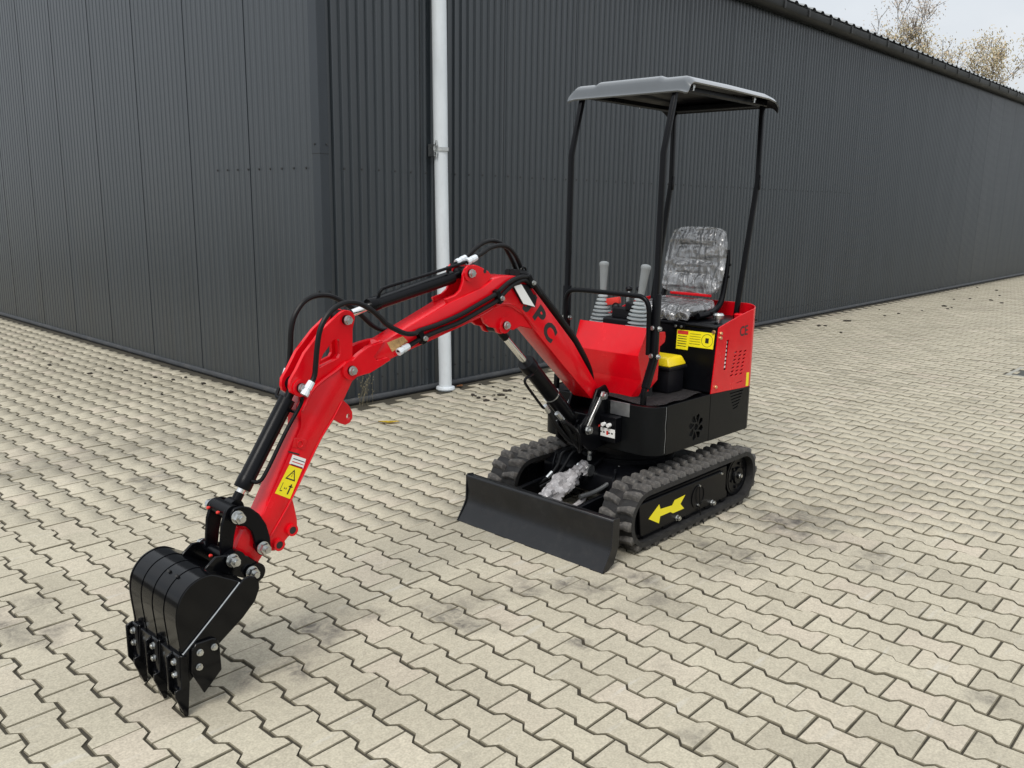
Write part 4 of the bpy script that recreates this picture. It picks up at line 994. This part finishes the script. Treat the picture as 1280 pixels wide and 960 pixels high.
# sleeve with the hoses down the back of the boom
for y_, r_ in ((YC-.040, .017), (YC-.010, .017), (YC+.022, .015)):
    part('hose_sleeve', tube([(.90, y_, 1.320), (.95, y_, 1.310), (1.010, y_, 1.264), (1.11, y_, 1.175), (1.21, y_, 1.083), (1.305, y_, .992), (1.39, y_, .890), (1.45, y_, .812), (1.482, y_, .745)], lambda t_, r_=r_: r_*(1 if t_ < .75 else 1-.8*(t_-.75)/.25), 10), 'hose')
part('hose_ring', torus((.938, YC-.04, 1.325), (0, 1, .1), .018, .0045), 'black')
# --- stick
SH = .044
stick_pts = [(.028, 1.000), (.018, .972), (-.000, .962), (-.046, .89), (-.087, .834), (-.142, .771), (-.211, .668), (-.293, .546), (-.372, .448), (-.400, .399), (-.437, .357), (-.485, .383), (-.508, .449), (-.473, .512), (-.425, .528), (-.393, .548), (-.330, .656), (-.230, .826), (-.227, .887), (-.181, .956), (-.076, 1.014), (-.030, 1.040), (.002, 1.040), (.022, 1.024)]
sk = part('stick', prism(stick_pts, YC-SH, YC+SH, .005, 2), 'red', ang=30)
rock_o = [(-.262, .975), (-.258, 1.000), (-.235, 1.030), (-.196, 1.090), (-.125, 1.160), (-.060, 1.206), (-.036, 1.221), (-.018, 1.227), (.000, 1.224), (.017, 1.213), (.024, 1.196), (.012, 1.155), (.009, 1.06), (.012, 1.00), (-.08, .975), (-.16, .925), (-.19, .935), (-.215, .945), (-.24, .945), (-.257, .957)]
win = [(-.080, 1.118), (-.072, 1.126), (-.050, 1.126), (-.044, 1.118), (-.044, 1.068), (-.054, 1.054), (-.138, 1.028), (-.140, 1.040), (-.120, 1.078)]
for y0, y1 in ((YC-.034, YC-.019), (YC+.019, YC+.034)): part('rocker_plate', plate_xz([rock_o, win], y0, y1, .0015), 'red', sk)
bx_ = prism([(-.150, 1.020), (-.045, 1.048), (-.030, 1.062), (-.030, 1.13), (-.020, 1.13), (-.020, 1.05), (-.05, 1.03), (-.15, 1.005)], YC-.019, YC+.019, .002); part('rocker_web', bx_, 'red', sk)
ledge([(-.222, .885), (-.180, .951), (-.130, .985), (-.076, 1.010), (-.030, 1.036)], YC-SH, parent=sk, r=.006)
ledge([(-.052, .892), (-.092, .836), (-.147, .773), (-.216, .670), (-.298, .548), (-.376, .450)], YC-SH, parent=sk, r=.004)
ear = [(-.275, .575), (-.268, .545), (-.258, .490), (-.258, .462), (-.272, .446), (-.300, .430), (-.328, .405), (-.350, .395), (-.370, .400), (-.385, .42), (-.36, .48)]
for y0, y1 in ((YC-.042, YC-.028), (YC+.028, YC+.042)): part('stick_ear', prism(ear, y0, y1, .003), 'red', sk)
for x_, z_ in ((-.286, .458), (-.342, .418)):
    part('ear_tube', lathe((x_, YC+.055, z_), (0, -1, 0), [(0, .022), (.110, .022), (.110, .014), (.085, .013)], 20), 'red', sk)
    part('tube_bore', cyl((x_, YC-.0535, z_), (x_, YC-.03, z_), .0135, 16), 'ink', sk)
eu = [(-.050, .890), (-.020, .885), (.004, .862), (.018, .835), (.018, .812), (.006, .798), (-.014, .793), (-.036, .803), (-.075, .83)]
hole_ = [(.000+.010*math.cos(2*math.pi*k/10), .822+.013*math.sin(2*math.pi*k/10)) for k in range(10)]
part('lifting_eye', plate_xz([eu, hole_], YC-.012, YC+.004, .002), 'red', sk)
pin(-0.013, 1.007, YC-.062, YC+.062, parent=sk, boss=(.036, ((YC-.056, YC-.042), (YC+.042, YC+.056))))
pin(-0.017, 1.193, YC-.046, YC+.046, parent=sk)
pin(-0.222, 0.969, YC-.048, YC+.048, parent=sk, boss=(.032, ((YC-.040, YC-.034), (YC+.034, YC+.040))))
ysk = YC-SH
lyb = part('warning_label', prism([(-.284, .700), (-.232, .672), (-.287, .574), (-.346, .610)], ysk-.0009, ysk-.0001, 0), 'yellow', sk)
def on_lab(a_, b_):   # a_ along the short side, b_ down the long side
    o_ = Vector((-.284, 0, .700)); e1 = Vector((.052, 0, -.028)); e2 = Vector((-.0585, 0, -.094)); return o_+e1*a_+e2*b_
def lab_poly(pts, m_='ink'): part('label_mark', prism([(on_lab(a_, b_).x, on_lab(a_, b_).z) for a_, b_ in pts], ysk-.0013, ysk-.0010, 0), m_, sk)
for tri in ([(.5, .08), (.87, .44), (.80, .44), (.5, .15)], [(.5, .08), (.5, .15), (.2, .44), (.13, .44)], [(.13, .44), (.20, .40), (.80, .40), (.87, .44)]): lab_poly(tri)
for b_ in (.20, .28): lab_poly([(.48, b_), (.52, b_), (.52, b_+.05), (.48, b_+.05)])
lab_poly([(.70, .56), (.80, .56), (.80, .90), (.70, .90)]); lab_poly([(.62, .62), (.9, .62), (.9, .66), (.62, .66)])
for a_ in (.36, .48): lab_poly([(a_, .70), (a_+.07, .74), (a_, .78)])
lab_poly([(.12, .58), (.15, .58), (.15, .86), (.12, .86)]); lab_poly([(.15, .83), (.30, .83), (.30, .86), (.15, .86)])
part('info_label', prism([(-.268, .735), (-.214, .707), (-.228, .675), (-.284, .705)], ysk-.0009, ysk-.0001, 0), 'white', sk)
for i in range(3):
    e_ = Vector((.046, -.024)); s0 = Vector((-.266-.005*i, .722-.0095*i)); part('label_line', prism([tuple(s0), tuple(s0+e_), tuple(s0+e_+Vector((-.001, -.003))), tuple(s0+Vector((-.001, -.003)))], ysk-.0013, ysk-.0010, 0), 'redink' if i == 1 else 'ink', sk)
em = prism([(-.258, .795), (-.205, .776), (-.222, .742), (-.270, .764)], ysk-.002, ysk, .001); torus((-.238, ysk-.003, .768), (0, -1, 0), .012, .003, bm=em); part('cast_emblem', em, 'red', sk)
part('label', prism([(-.285, .752), (-.240, .732), (-.242, .727), (-.287, .747)], ysk-.0009, ysk-.0001, 0), 'ink', sk)

# --- cylinders
def hcyl(name, a_, b_, c_, d2, rb, rr, m='black'):
    """rod eye a_, barrel start b_, barrel end c_, base eye d2 (XZ); all at YC"""
    V3 = lambda p: Vector((p[0], YC, p[1])); A_, B_, C_, D_ = map(V3, (a_, b_, c_, d2)); dr_ = (C_-B_).normalized()
    bm_ = lathe(B_, dr_, [(0, rr*1.2), (0, rb*1.0), (.004, rb*1.06), (.045, rb*1.06), (.048, rb), ((C_-B_).length, rb), ((C_-B_).length, rb*.5)], 28)
    cyl(C_, D_, rb*.55, 12, bm=bm_); cyl(D_+Vector((0, -.026, 0)), D_+Vector((0, .026, 0)), rb*.95, 20, bm=bm_, bev=.002)
    cy_ = part(name, bm_, m)
    part('cylinder_rod', cyl(A_+(B_-A_).normalized()*.02, B_+dr_*.03, rr, 20), 'chrome', cy_)
    e_ = cyl(A_+Vector((0, -.024, 0)), A_+Vector((0, .024, 0)), rr*2.0, 20, bev=.002); cyl(A_, A_+(B_-A_).normalized()*(.095 if rr > .015 else .052), rr*1.2, 14, bm=e_)
    part('rod_eye', e_, m, cy_); return cy_
sc_ = hcyl('stick_cylinder', (-.018, 1.196), (.113, 1.230), (.545, 1.317), (.612, 1.332), .0275, .0145)
part('oil_pipe', tube([(.155, YC-.010, 1.262), (.160, YC-.014, 1.284), (.185, YC-.018, 1.298), (.30, YC-.022, 1.320), (.45, YC-.024, 1.348), (.56, YC-.026, 1.370), (.610, YC-.028, 1.380)], .0065, 10), 'black', sc_)
part('pipe_bracket', box((.50, YC-.026, 1.335), (.508, YC-.014, 1.365), .001), 'black', sc_)
part('oil_pipe', tube([(.545, YC+.01, 1.345), (.565, YC+.02, 1.365), (.598, YC+.025, 1.373)], .0065, 8), 'black', sc_)
bcy = hcyl('bucket_cylinder', (-.484, .585), (-.447, .640), (-.253, .928), (-.222, .978), .0290, .0145)
part('oil_pipe', tube([(-.425, YC-.030, .668), (-.410, YC-.048, .668), (-.385, YC-.055, .695), (-.30, YC-.055, .825), (-.240, YC-.058, .910), (-.236, YC-.068, .940)], .0070, 10), 'black', bcy)
part('pipe_bracket', box((-.262, YC-.056, .885), (-.250, YC-.02, .893), .001), 'black', bcy)
part('oil_pipe', tube([(-.26, YC+.03, .925), (-.262, YC+.055, .93), (-.245, YC+.065, .955)], .007, 8), 'black', bcy)
lcy = hcyl('lift_cylinder', (.803, 1.094), (1.012, .903), (1.335, .590), (1.395, .530), .0390, .0155)
part('oil_pipe', tube([(1.000, YC-.040, .835) if False else (1.02, YC-.036, .850), (.985, YC-.046, .845), (.960, YC-.046, .838), (.962, YC-.046, .815), (1.02, YC-.046, .752), (1.085, YC-.046, .686), (1.11, YC-.04, .682), (1.14, YC-.03, .69)], .0065, 10), 'black', lcy)
part('cylinder_fitting', cyl((1.10, YC-.046, .690), (1.13, YC-.046, .655), .012, 8), 'zinc', lcy)
part('cylinder_fitting', cyl((1.19, YC-.046, .640), (1.23, YC-.050, .600), .013, 8), 'zinc', lcy)
part('cylinder_band', lathe((1.200, YC, .721), (.718, 0, -.696), [(0, .0395), (0, .0412), (.006, .0412), (.006, .0395)], 28), 'zinc', lcy)
for k in range(3):
    part('hydraulic_hose', tube([(1.13+.09*min(k, 1), YC-.048-.01*k, .655-.06*min(k, 1)), (1.19+.06*k, YC-.055-.01*k, .57-.02*k), (1.29+.03*k, YC-.055-.005*k, .48-.015*k), (1.40, YC-.05+.01*k, .445-.02*k), (1.54, YC-.03+.02*k, .44-.01*k)], .011, 10), 'hose', lcy)

# --- bucket linkage
lk = [(-.520, .604), (-.490, .606), (-.458, .592), (-.425, .560), (-.400, .515), (-.388, .465), (-.386, .425), (-.402, .408), (-.428, .410), (-.444, .432), (-.449, .470), (-.458, .506), (-.478, .530), (-.508, .540), (-.528, .560), (-.532, .588)]
for y0, y1 in ((YC-.072, YC-.058), (YC+.058, YC+.072)): rl = part('rocker_link', prism(lk, y0, y1, .003), 'black')
hl = [(-.540, .600), (-.512, .604), (-.497, .588), (-.500, .550), (-.514, .500), (-.522, .450), (-.528, .418), (-.552, .410), (-.564, .430), (-.566, .480), (-.558, .550)]
hlo = None
for y0, y1 in ((YC-.056, YC-.042), (YC+.042, YC+.056)):
    o = part('bucket_link', prism(hl, y0, y1, .003), 'black')
    if hlo is None: hlo = o
tb = cyl((-.516, YC-.060, .583), (-.516, YC+.060, .583), .028, 20, bev=.003); part('link_tube', tb, 'black', hlo)
for y_ in (YC-.02, YC+.045): part('grease_cap', lathe((-.545, y_, .585), (-1, 0, .1), [(0, .004), (.006, .006), (.010, .005), (.012, .002)], 10), 'redink', hlo)
part('grease_cap', lathe((-.580, YC-.02, .440), (-1, 0, .2), [(0, .004), (.006, .006), (.010, .005), (.012, .002)], 10), 'redink', hlo)
pin(-0.514, 0.576, YC-.082, YC+.082, parent=hlo, r=.016, head=.0195, h=.020, shaft=.014)
pin(-0.425, 0.441, YC-.082, YC+.082, parent=hlo, r=.016, head=.0195, h=.020, shaft=.014)

# --- bucket
BN, BF = .872, 1.198
shell = [(-.778, .155), (-.777, .208), (-.786, .313), (-.783, .357), (-.772, .390), (-.752, .416), (-.727, .434), (-.694, .444), (-.660, .442), (-.625, .424), (-.567, .390), (-.540, .378)]
def offs(pts, t_):
    o_ = []
    for i, p in enumerate(pts):
        a_ = Vector(pts[max(i-1, 0)]); b_ = Vector(pts[min(i+1, len(pts)-1)]); d_ = (b_-a_).normalized(); o_.append((p[0]+d_.y*t_, p[1]-d_.x*t_))
    return o_
sh_s = [(p.x, p.z) for p in smooth_path([(x_, 0, z_) for x_, z_ in shell], 3)]
inn = offs(sh_s, .007)
bk_ = part('bucket', prism(sh_s+list(reversed(inn)), BN+.004, BF-.004, .0), 'blackgloss', ang=40)
# wear straps on the back of the shell (fine ribs)
for y_ in (.872, .955, 1.035, 1.115, 1.196):
    st2 = offs(sh_s[1:-6], -.0022); part('wear_rib', prism(sh_s[1:-6]+list(reversed(st2)), y_-.003, y_+.003, .0), 'blackgloss', bk_, ang=40)
sidep = sh_s+[(-.500, .352), (-.548, .285), (-.655, .203), (-.700, .165), (-.750, .112)]
for y0, y1 in ((BN-.006, BN+.004), (BF-.004, BF+.006)): part('side_plate', prism(sidep, y0, y1, .002), 'blackgloss', bk_, ang=30)
strip = [(-.570, .386), (-.556, .398), (-.535, .402), (-.513, .393), (-.500, .372), (-.499, .345), (-.517, .306), (-.565, .262), (-.660, .198), (-.776, .098), (-.782, .190), (-.776, .209)]
for y0, y1 in ((BN-.014, BN-.006), (BF+.006, BF+.014)): part('side_bar', prism(strip, y0, y1, .003), 'blackgloss', bk_)
part('weld_seam', tube([(-.776, BN-.010, .212), (-.70, BN-.010, .276), (-.64, BN-.010, .327), (-.569, BN-.010, .389)], .0032, 6), 'zinc', bk_)
cut = [(-.752, .222), (-.738, .240), (-.680, .238), (-.664, .228), (-.658, .205), (-.656, .118), (-.719, .060), (-.758, .147)]
for s_, y0, y1 in ((-1, BN-.026, BN-.014), (1, BF+.014, BF+.026)):
    part('side_cutter', prism(cut, y0, y1, .0025), 'blackgloss', bk_)
    for x_, z_ in ((-.728, .208), (-.679, .208), (-.733, .160)): part('bolt', hexbolt((x_, y0 if s_ < 0 else y1, z_), (0, s_, 0), .0095, .007, .002), 'zinc', bk_)
part('lip_plate', prism([(-.786, .205), (-.772, .205), (-.764, .062), (-.778, .060)], BN, BF, .002), 'blackgloss', bk_)
for yc_ in (.884, 1.030, 1.176):
    tp = [(-.797, .200), (-.787, .212), (-.760, .205), (-.757, .125), (-.776, .000), (-.786, .004), (-.812, .075), (-.810, .100)]
    tm = prism([(-.793, .210), (-.786, .213), (-.786, .075), (-.792, .075)], yc_-.026, yc_+.020, .001)
    prism([(-.786, .213), (-.765, .208), (-.762, .110), (-.773, .002), (-.783, .000), (-.812, .080), (-.811, .10), (-.793, .105)], yc_-.030, yc_-.020, .002, bm=tm)
    prism([(-.812, .205), (-.793, .212), (-.786, .212), (-.786, .08), (-.795, .06), (-.812, .09)], yc_+.014, yc_+.022, .002, bm=tm)
    prism([(-.800, .100), (-.790, .105), (-.766, .100), (-.776, .001), (-.781, .000)], yc_-.024, yc_+.012, .002, bm=tm)
    th_ = part('tooth', tm, 'blackgloss', bk_)
    for z_ in (.188, .145): part('bolt', hexbolt((-.793, yc_-.002, z_), (-1, 0, 0), .010, .007, .002), 'zinc', bk_)
earp = [(-.650, .425), (-.600, .462), (-.575, .458), (-.545, .448), (-.505, .440), (-.480, .425), (-.440, .385), (-.435, .350), (-.452, .332), (-.475, .330), (-.50, .352), (-.56, .385), (-.62, .415)]
for y0, y1 in ((YC-.086, YC-.076), (YC+.076, YC+.086)): part('mounting_ear', prism(earp, y0, y1, .003), 'blackgloss', bk_)
pin(-0.548, 0.436, YC-.094, YC+.094, parent=bk_, r=.018, head=.0195, h=.020, shaft=.014)
pin(-0.479, 0.371, YC-.094, YC+.094, parent=bk_, r=.018, head=.0195, h=.020, shaft=.014)
for x_, z_ in ((-.532, .428), (-.459, .362)): part('pin_boss', cyl((x_, YC-.092, z_), (x_, YC-.06, z_), .034, 22, bev=.003), 'blackgloss', bk_)
for y_ in (.955, 1.01): part('drain_hole', cyl((-.735, y_, .4315), (-.731, y_, .438), .007, 12), 'ink', bk_)

# ------------------------------------------------------------------ toolbox on the floor
tbx = thing('tool_box', (1.935, .885, .662), 'black plastic box with a yellow lid standing on the excavator floor', 'box')
obj('box_body', prism_z([(1.862, .802), (2.008, .802), (2.012, .975), (1.858, .975)], .663, .800, .006, 2), 'plastic', tbx)
obj('rim', box((1.850, .790, .782), (2.022, .985, .800), .004), 'plastic', tbx)
lid = bmesh.new(); add_poly(lid, [(1.850, .792), (2.022, .792), (2.022, .985), (1.850, .985)], lambda p, s: (p[0]+(0 if not s else (.018 if p[0] < 1.9 else -.018)), p[1]+(0 if not s else (.022 if p[1] < .9 else -.022)), .8005 if not s else .848))
bmesh.ops.recalc_face_normals(lid, faces=lid.faces); bevel(lid, .012, 3); obj('lid', lid, 'yellowlid', tbx)

# ------------------------------------------------------------------ trees behind the hall
def leafmat(name, a_, b_, c_):
    m = bpy.data.materials.new(name); m.use_nodes = True; t = m.node_tree; b = t.nodes['Principled BSDF']
    at_ = N(t, 'ShaderNodeAttribute'); at_.attribute_name = 'tone'
    rp_ = N(t, 'ShaderNodeValToRGB'); e = rp_.color_ramp.elements; e[0].color = (*a_, 1); e[1].color = (*c_, 1); x_ = e.new(.5); x_.color = (*b_, 1)
    t.links.new(at_.outputs['Fac'], rp_.inputs[0]); t.links.new(rp_.outputs[0], b.inputs['Base Color']); b.inputs['Roughness'].default_value = .6; return m
M['leaf_gold'] = leafmat('autumn_leaves', (.28, .24, .13), (.42, .35, .19), (.44, .32, .20))
M['leaf_dry'] = leafmat('dry_leaves', (.30, .26, .22), (.42, .36, .29), (.44, .35, .28))
def tree(loc, h, spread, nleaf, lm, label, seed):
    rd = random.Random(seed); T = thing('autumn_tree', loc, label, 'tree')
    bm = bmesh.new(); tips = []
    def limb(p, d, L_, r_, dep):
        pts = [p]; q_ = p; dd = d.copy()
        for k in range(4):
            dd = (dd+Vector((rd.gauss(0, .12), rd.gauss(0, .12), rd.gauss(.05, .08)))).normalized(); q_ = q_+dd*L_/4; pts.append(q_)
        tube(pts, lambda t_: max(.011, r_*(1-.55*t_)), 5 if dep else 8, 1, bm=bm)
        if dep >= 4: tips.extend(pts[1:]); return
        if dep >= 3: tips.extend(pts[2:])
        nb_ = (7, 4, 4, 3)[dep]
        for k in range(nb_):
            t_ = rd.uniform(.35, 1) if dep == 0 else rd.uniform(.2, 1)
            i_ = min(3, int(t_*4)); f_ = t_*4-i_; s_ = pts[i_].lerp(pts[i_+1], min(1, f_))
            a_ = rd.uniform(0, 6.28); side_ = Vector((math.cos(a_), math.sin(a_), rd.uniform(.2, 1.1))).normalized()
            limb(s_, (dd*.6+side_*spread).normalized(), L_*rd.uniform(.42, .62), r_*.45*(1-.4*t_), dep+1)
    base = Vector(loc); limb(base, Vector((0, 0, 1)), h*.62, h*.013, 0)
    obj('trunk', bm, 'bark', T)
    me = bpy.data.meshes.new('crown'); vs = []; fs = []; tone = []
    for k in range(nleaf):
        c_ = rd.choice(tips)+Vector((rd.gauss(0, .18), rd.gauss(0, .18), rd.gauss(0, .18)))-base
        a_ = Vector((rd.gauss(0, 1), rd.gauss(0, 1), rd.gauss(0, 1))).normalized(); b_ = a_.orthogonal().normalized(); s_ = rd.uniform(.03, .065)
        i0 = len(vs); vs += [c_+a_*s_, c_+b_*s_*.6, c_-a_*s_, c_-b_*s_*.6]; fs.append((i0, i0+1, i0+2, i0+3)); tone.append(rd.random())
    me.from_pydata(vs, [], fs); at_ = me.attributes.new('tone', 'FLOAT', 'FACE'); at_.data.foreach_set('value', tone); me.materials.append(M[lm])
    link(bpy.data.objects.new('crown', me), T)
tree((37.5, 15.6, 0), 8.6, .9, 5000, 'leaf_dry', 'bare thin tree with few dry leaves, leftmost above the roof edge', 3)
tree((38.2, 13.6, 0), 10.2, .8, 8000, 'leaf_dry', 'tall pale thin-leaved tree, highest behind the hall roof', 11)
tree((39.2, 11.6, 0), 9.3, .7, 15000, 'leaf_gold', 'small golden brown tree in the middle of the row behind the roof', 5)
tree((38.6, 10.3, 0), 8.7, .8, 18000, 'leaf_gold', 'dense olive yellow autumn tree behind the roof near the right edge', 8)
tree((39.5, 8.3, 0), 8.0, .9, 9000, 'leaf_dry', 'nearly bare tree behind the roof at the far right edge', 21)

# ------------------------------------------------------------------ small things on the ground
clods = [(1.37, 8.564), (1.154, 8.464), (1.31, 8.095), (1.297, 7.57), (1.107, 7.361), (1.218, 6.672), (1.572, 6.097), (1.387, 5.899), (1.642, 5.891), (1.771, 5.912), (1.757, 5.552), (1.286, 5.364), (1.75, 5.072), (.644, 5.854), (1.457, 6.8), (1.517, 6.589),
         (17.699, 3.886), (18.396, 3.686), (18.028, 3.224), (15.298, 3.25), (13.934, 3.006), (13.564, 2.845), (13.793, 2.846), (12.895, 3.035), (12.198, 3.162), (10.625, 3.37), (10.662, 3.338), (9.803, 3.411), (9.873, 3.349), (9.38, 2.926), (12.548, 3.588), (11.741, 3.21), (16.824, 2.867), (15.333, 2.464), (15.706, 2.731), (15.672, 3.082),
         (3.161, 3.525), (3.132, 3.459), (3.196, 3.454), (3.103, 3.342), (3.187, 3.316), (3.34, 3.417), (3.499, 3.494), (3.535, 3.475), (3.666, 3.539), (3.314, 3.31), (3.391, 3.169), (3.526, 3.836), (3.539, 3.683), (3.176, 3.572), (3.30, 3.44), (3.36, 3.40)]
cm = []
for k in range(4):
    bm = bmesh.new(); bmesh.ops.create_icosphere(bm, subdivisions=2, radius=.022)
    for v_ in bm.verts: v_.co = Vector((v_.co.x*1.3, v_.co.y*.9, v_.co.z*.45))*(1+rng.normal(0, .16))
    me = bpy.data.meshes.new('dirt_clod'); bm.to_mesh(me); bm.free(); me.materials.append(M['clod']); cm.append(me)
for i, (x_, y_) in enumerate(clods):
    o = link(bpy.data.objects.new('dirt_clod', cm[i % 4])); s_ = rng.uniform(.45, 1.05)*(1.5 if x_ > 8 else 1); o.location = (x_, y_, .008); o.rotation_euler = (0, 0, rng.uniform(0, 6.28)); o.scale = (s_, s_, s_)
    tag(o, 'small dark dirt clod lying on the beige pavers near the hall wall', 'dirt', 'dirt clods scattered along the wall')
M['leafy'] = mat('yellow_leaf', (.62, .45, .04), .6, var=.2, vscale=30); M['leafb'] = mat('brown_leaf', (.30, .13, .05), .7, var=.3, vscale=30)
def leaf(loc, L_, wdt, m_, rz, label):
    bm = bmesh.new(); A_ = []; B_ = []
    for i in range(9):
        t_ = i/8; w_ = wdt*math.sin(math.pi*t_)**.8+.001; z_ = .006+.012*abs(t_-.5)
        A_.append((bm.verts.new((L_*(t_-.5), -w_, z_+.006)), bm.verts.new((L_*(t_-.5), 0, z_)), bm.verts.new((L_*(t_-.5), w_, z_+.005))))
    for p, q_ in zip(A_, A_[1:]):
        for k in (0, 1): bm.faces.new((p[k], q_[k], q_[k+1], p[k+1]))
    bmesh.ops.solidify(bm, geom=bm.faces[:], thickness=.001)
    bmesh.ops.rotate(bm, verts=bm.verts, cent=(0, 0, 0), matrix=Matrix.Rotation(rz, 3, 'Z'))
    o = obj('fallen_leaf', bm, m_); o.location = loc; return tag(o, label, 'leaf')
leaf((2.056, 3.328, 0), .16, .028, 'leafy', -.75, 'yellow fallen leaf on the pavers in front of the hall corner')
leaf((3.33, 3.90, 0), .10, .026, 'leafb', .3, 'brown curled leaf at the wall foot right of the downpipe')
leaf((3.98, 3.55, 0), .10, .022, 'leafb', .9, 'reddish brown leaf on the pavers behind the lift cylinder')
# dry weed at the foot of the wall
wd = thing('dry_weed', (2.30, 3.93, 0), 'thin dry weed growing at the wall foot behind the stick', 'weed')
M['weed'] = mat('dry_stalk', (.16, .14, .09), .9)
bm = bmesh.new(); hd = bmesh.new()
for k in range(16):
    a_ = rng.uniform(0, 6.28); L_ = rng.uniform(.10, .26); sp_ = rng.uniform(.2, .5)
    p0 = Vector((2.30+rng.normal(0, .03), 3.93+rng.normal(0, .015), 0)); p1 = p0+Vector((math.cos(a_)*L_*sp_*.5, -abs(math.sin(a_))*L_*sp_*.4, L_*.6)); p2 = p0+Vector((math.cos(a_)*L_*sp_*1.1, -abs(math.sin(a_))*L_*sp_, L_))
    tube([p0, p1, p2], .0012, 4, 3, bm=bm)
    for q_ in range(3): c_ = p2.lerp(p1, q_*.35)+Vector(rng.normal(0, .008, 3)); cyl(c_, c_+Vector((0, 0, .008)), .004, 5, bm=hd)
obj('stalk', bm, 'weed', wd); obj('seed_head', hd, 'weed', wd)
